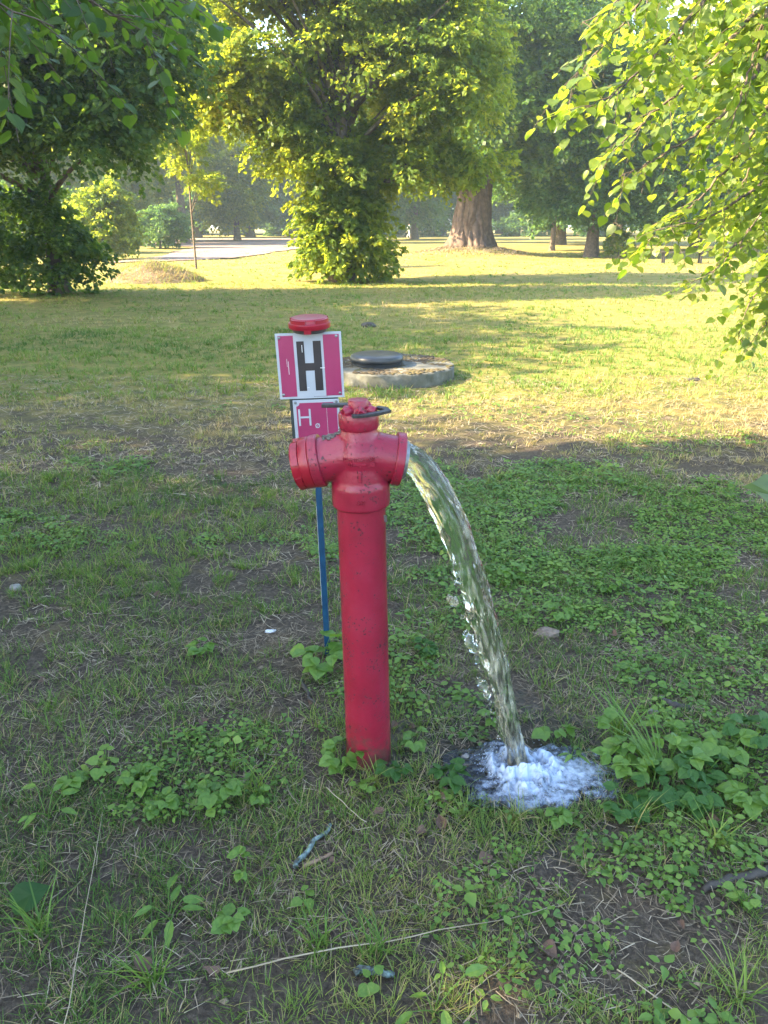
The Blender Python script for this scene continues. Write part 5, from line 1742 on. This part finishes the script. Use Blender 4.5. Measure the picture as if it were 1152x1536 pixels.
# ------------------------------------------------------------------ water: jet, splash, pool
def stream():
    key = [((611, 683), 1.875, .036), ((630, 697), 1.872, .038), ((652, 730), 1.868, .040), ((675, 775), 1.862, .0415), ((699, 840), 1.852, .041), ((720, 910), 1.842, .038), ((739, 975), 1.832, .035), ((755, 1040), 1.822, .029), ((767, 1095), 1.814, .028), ((778, 1150), 1.806, .028), ((783, 1175), 1.80, .030)]
    pts = np.array([P(p[0], p[1], Y) for p, Y, r in key])
    rr = np.array([r for _, _, r in key])
    start = np.array([pts[0] - np.array([.05, 0, -.008])])
    pts = np.concatenate([start, pts]); rr = np.concatenate([[.034], rr])
    s = np.concatenate([[0], np.cumsum(np.linalg.norm(np.diff(pts, axis=0), axis=1))])
    n, ns = 330, 72
    u = np.linspace(0, s[-1], n)
    path = np.stack([np.interp(u, s, pts[:, j]) for j in range(3)], 1)
    rad = np.interp(u, s, rr) * .93
    for _ in range(60):
        path[1:-1] = (path[:-2] + 2 * path[1:-1] + path[2:]) / 4
        rad[1:-1] = (rad[:-2] + 2 * rad[1:-1] + rad[2:]) / 4
    V, F = tube(path, np.ones(n), ns, cap=True)
    V = V.reshape(n, ns, 3) - path[:, None]
    th = np.arange(ns) * 2 * math.pi / ns
    T, U = np.meshgrid(th, u)
    cx, sx = np.cos(T), np.sin(T)
    n1 = vnoise3(cx * 2.2 + 5, sx * 2.2, U * 9, 3) - .5
    n2 = vnoise3(cx * 5, sx * 5 + 3, U * 26, 4) - .5
    n3 = vnoise3(cx * 10, sx * 10, U * 60 + 3, 6) - .5
    n4 = vnoise3(cx * 8 + 9, sx * 8, U * 17 + 2, 16) - .5
    grow = np.clip(U / s[-1] * 1.6, .35, 1)
    left = np.clip(-V[..., 0], 0, 1)                                    # ragged inner side where drops tear off
    mid = np.exp(-((U / s[-1] - .55) / .28) ** 2)
    lobes = np.maximum(vnoise3(cx * 1.5, sx * 1.5, U * 20, 9) - .55, 0) * 1.5
    k = 1 + grow * (.40 * n1 + .26 * n2) + .20 * n4 + .10 * n3 + left * mid * lobes * 1.1
    V = path[:, None] + V * (rad[:, None] * k)[..., None]
    foam = np.clip(.20 + .30 * (U / s[-1]) ** 1.5 + .30 * n4 + .22 * n2 + .12 * n3, 0, 1)
    foam = np.concatenate([foam.ravel()])
    me = mesh_np('water_jet', V.reshape(-1, 3), F, None, True, {'foam': foam})
    root = tag(empty('water_jet', path[-1]), 'clear jet of water arching from the hydrant outlet down to the pool', 'water jet')
    o = link('stream', me, M['stream'], root)
    me.transform(Matrix.Translation(-Vector(path[-1])))
    # torn-off drops beside the jet
    rg = np.random.default_rng(8)
    a = Acc()
    fo = []
    def drop(c, r, st):
        bm = bmesh.new()
        bmesh.ops.create_icosphere(bm, subdivisions=3 if r > .007 else 2, radius=1)
        vv = np.array([v.co[:] for v in bm.verts]); ff = np.array([[v.index for v in f.verts] for f in bm.faces]); bm.free()
        kk = .65 + .7 * vnoise3(vv[:, 0] * 1.7 + c[0] * 90, vv[:, 1] * 1.7, vv[:, 2] * 1.7 + c[2] * 70, 5)
        vv = vv * kk[:, None] * r * np.array([1, 1, st]) + c - path[-1]
        a.add(vv, [ff])
        fo.append(np.full(len(vv), .2 + .3 * rg.random()))
    for (px, py, r) in ((680, 902, .012), (674, 898, .008), (704, 962, .015), (711, 972, .012), (699, 950, .008), (724, 1028, .013), (719, 1020, .009), (731, 1042, .010), (690, 870, .007), (694, 925, .006), (716, 990, .008)):
        drop(P(px, py, 1.83 + .01 * rg.normal()), r, 1.4)
    for _ in range(60):
        t = .35 + .6 * rg.random()
        i = int(t * (n - 1))
        c = path[i] + np.array([-(.03 + .03 * rg.random()), .02 * rg.normal(), .01 * rg.normal()])
        drop(c, .0012 + .0025 * rg.random(), 1.5)
    me = a.mesh('droplets', True)
    at = me.attributes.new('foam', 'FLOAT', 'POINT'); at.data.foreach_set('value', np.concatenate(fo).astype(np.float32))
    link('droplets', me, M['stream'], root)['kind'] = 'stuff'
stream()


def pool():
    nr, na = 150, 220
    rr, tt = np.meshgrid(np.linspace(0, 1, nr), np.arange(na) * 2 * math.pi / na, indexing='ij')
    edge = .74 + .62 * (vnoise2(np.cos(tt) * 2.1 + 4, np.sin(tt) * 2.1 + 4, 12) - .28) + .16 * (vnoise2(np.cos(tt) * 7 + 4, np.sin(tt) * 7, 14) - .5)
    x = .45 + .33 * rr * edge * np.cos(tt)
    y = 1.785 + .22 * rr * edge * np.sin(tt)
    ix, iy = .412, 1.80
    d = np.hypot(x - ix, y - iy)
    rip = fnoise2(x * 55, y * 75, 71, 3) - .5
    rip2 = fnoise2(x * 150, y * 190, 73, 2) - .5
    z = .007 + .007 * rip + .002 * rip2
    ring = np.exp(-((d - .06) / .05) ** 2)
    lob = np.maximum(fnoise2(x * 38 + 9, y * 38, 75, 3) - .38, 0)
    z = z + ring * lob * .11 + np.exp(-(d / .09) ** 2) * .02
    z = z * np.clip((1 - rr) * 6, 0, 1) - .030 * np.clip((rr - .9) * 10, 0, 1) + ground_z(x, y) * .6
    foam = .58 * np.exp(-(np.hypot((x - ix - .06) * .9, (y - iy + .02) * 1.1) / .185) ** 2) + .05 + .5 * rip * np.exp(-(d / .2) ** 2) + 1.2 * ring * lob + .45 * (fnoise2(x * 18, y * 26, 77, 3) - .5)
    V = np.stack([x, y, z], -1).reshape(-1, 3)
    i = np.arange(nr - 1)[:, None] * na + np.arange(na)[None, :]
    j = np.arange(nr - 1)[:, None] * na + (np.arange(na)[None, :] + 1) % na
    F = np.stack([i.ravel(), (i + na).ravel(), (j + na).ravel(), j.ravel()], 1)
    o = link('water_pool', mesh_np('water_pool', V, [F], None, True, {'foam': foam.ravel()}), M['pool'])
    tag(o, 'foaming pool of water where the jet hits the ground', 'water', kind='structure')
    # splash drops
    rg = np.random.default_rng(9)
    a = Acc()
    bm = bmesh.new(); bmesh.ops.create_icosphere(bm, subdivisions=1, radius=1)
    vv = np.array([v.co[:] for v in bm.verts]); ff = np.array([[v.index for v in f.verts] for f in bm.faces]); bm.free()
    for k in range(260):
        t = rg.random() * 6.283
        q = .03 + .13 * rg.random() ** 1.2
        r = .0006 + .0013 * rg.random() ** 2
        c = np.array([ix + q * math.cos(t), iy + .8 * q * math.sin(t), .012 + .055 * rg.random() ** 2 * math.exp(-q * 7)])
        a.add(vv * r * np.array([1, 1, 1.3]) + c, [ff])
    me = a.mesh('splash_drops', True)
    at = me.attributes.new('foam', 'FLOAT', 'POINT'); at.data.foreach_set('value', np.full(len(me.vertices), .75, np.float32))
    o = link('splash_drops', me, M['pool'])
    tag(o, 'white drops thrown up around the foot of the jet', 'splash', kind='stuff')
pool()


# ------------------------------------------------------------------ thin sunlit haze
def haze():
    V, F = box((-530, -330, -1.6), (530, 930, 48))
    m, nt, nd, lk, out = new_mat('haze')
    v = N(nt, 'ShaderNodeVolumePrincipled')
    v.inputs['Color'].default_value = (.68, .85, 1.0, 1)
    v.inputs['Density'].default_value = .0010
    v.inputs['Anisotropy'].default_value = .35
    lk.new(v.outputs[0], out.inputs['Volume'])
    o = link('haze', mesh_np('haze', V, F), m)
    tag(o, 'thin sunlit summer haze over the park', 'haze', kind='stuff')
haze()
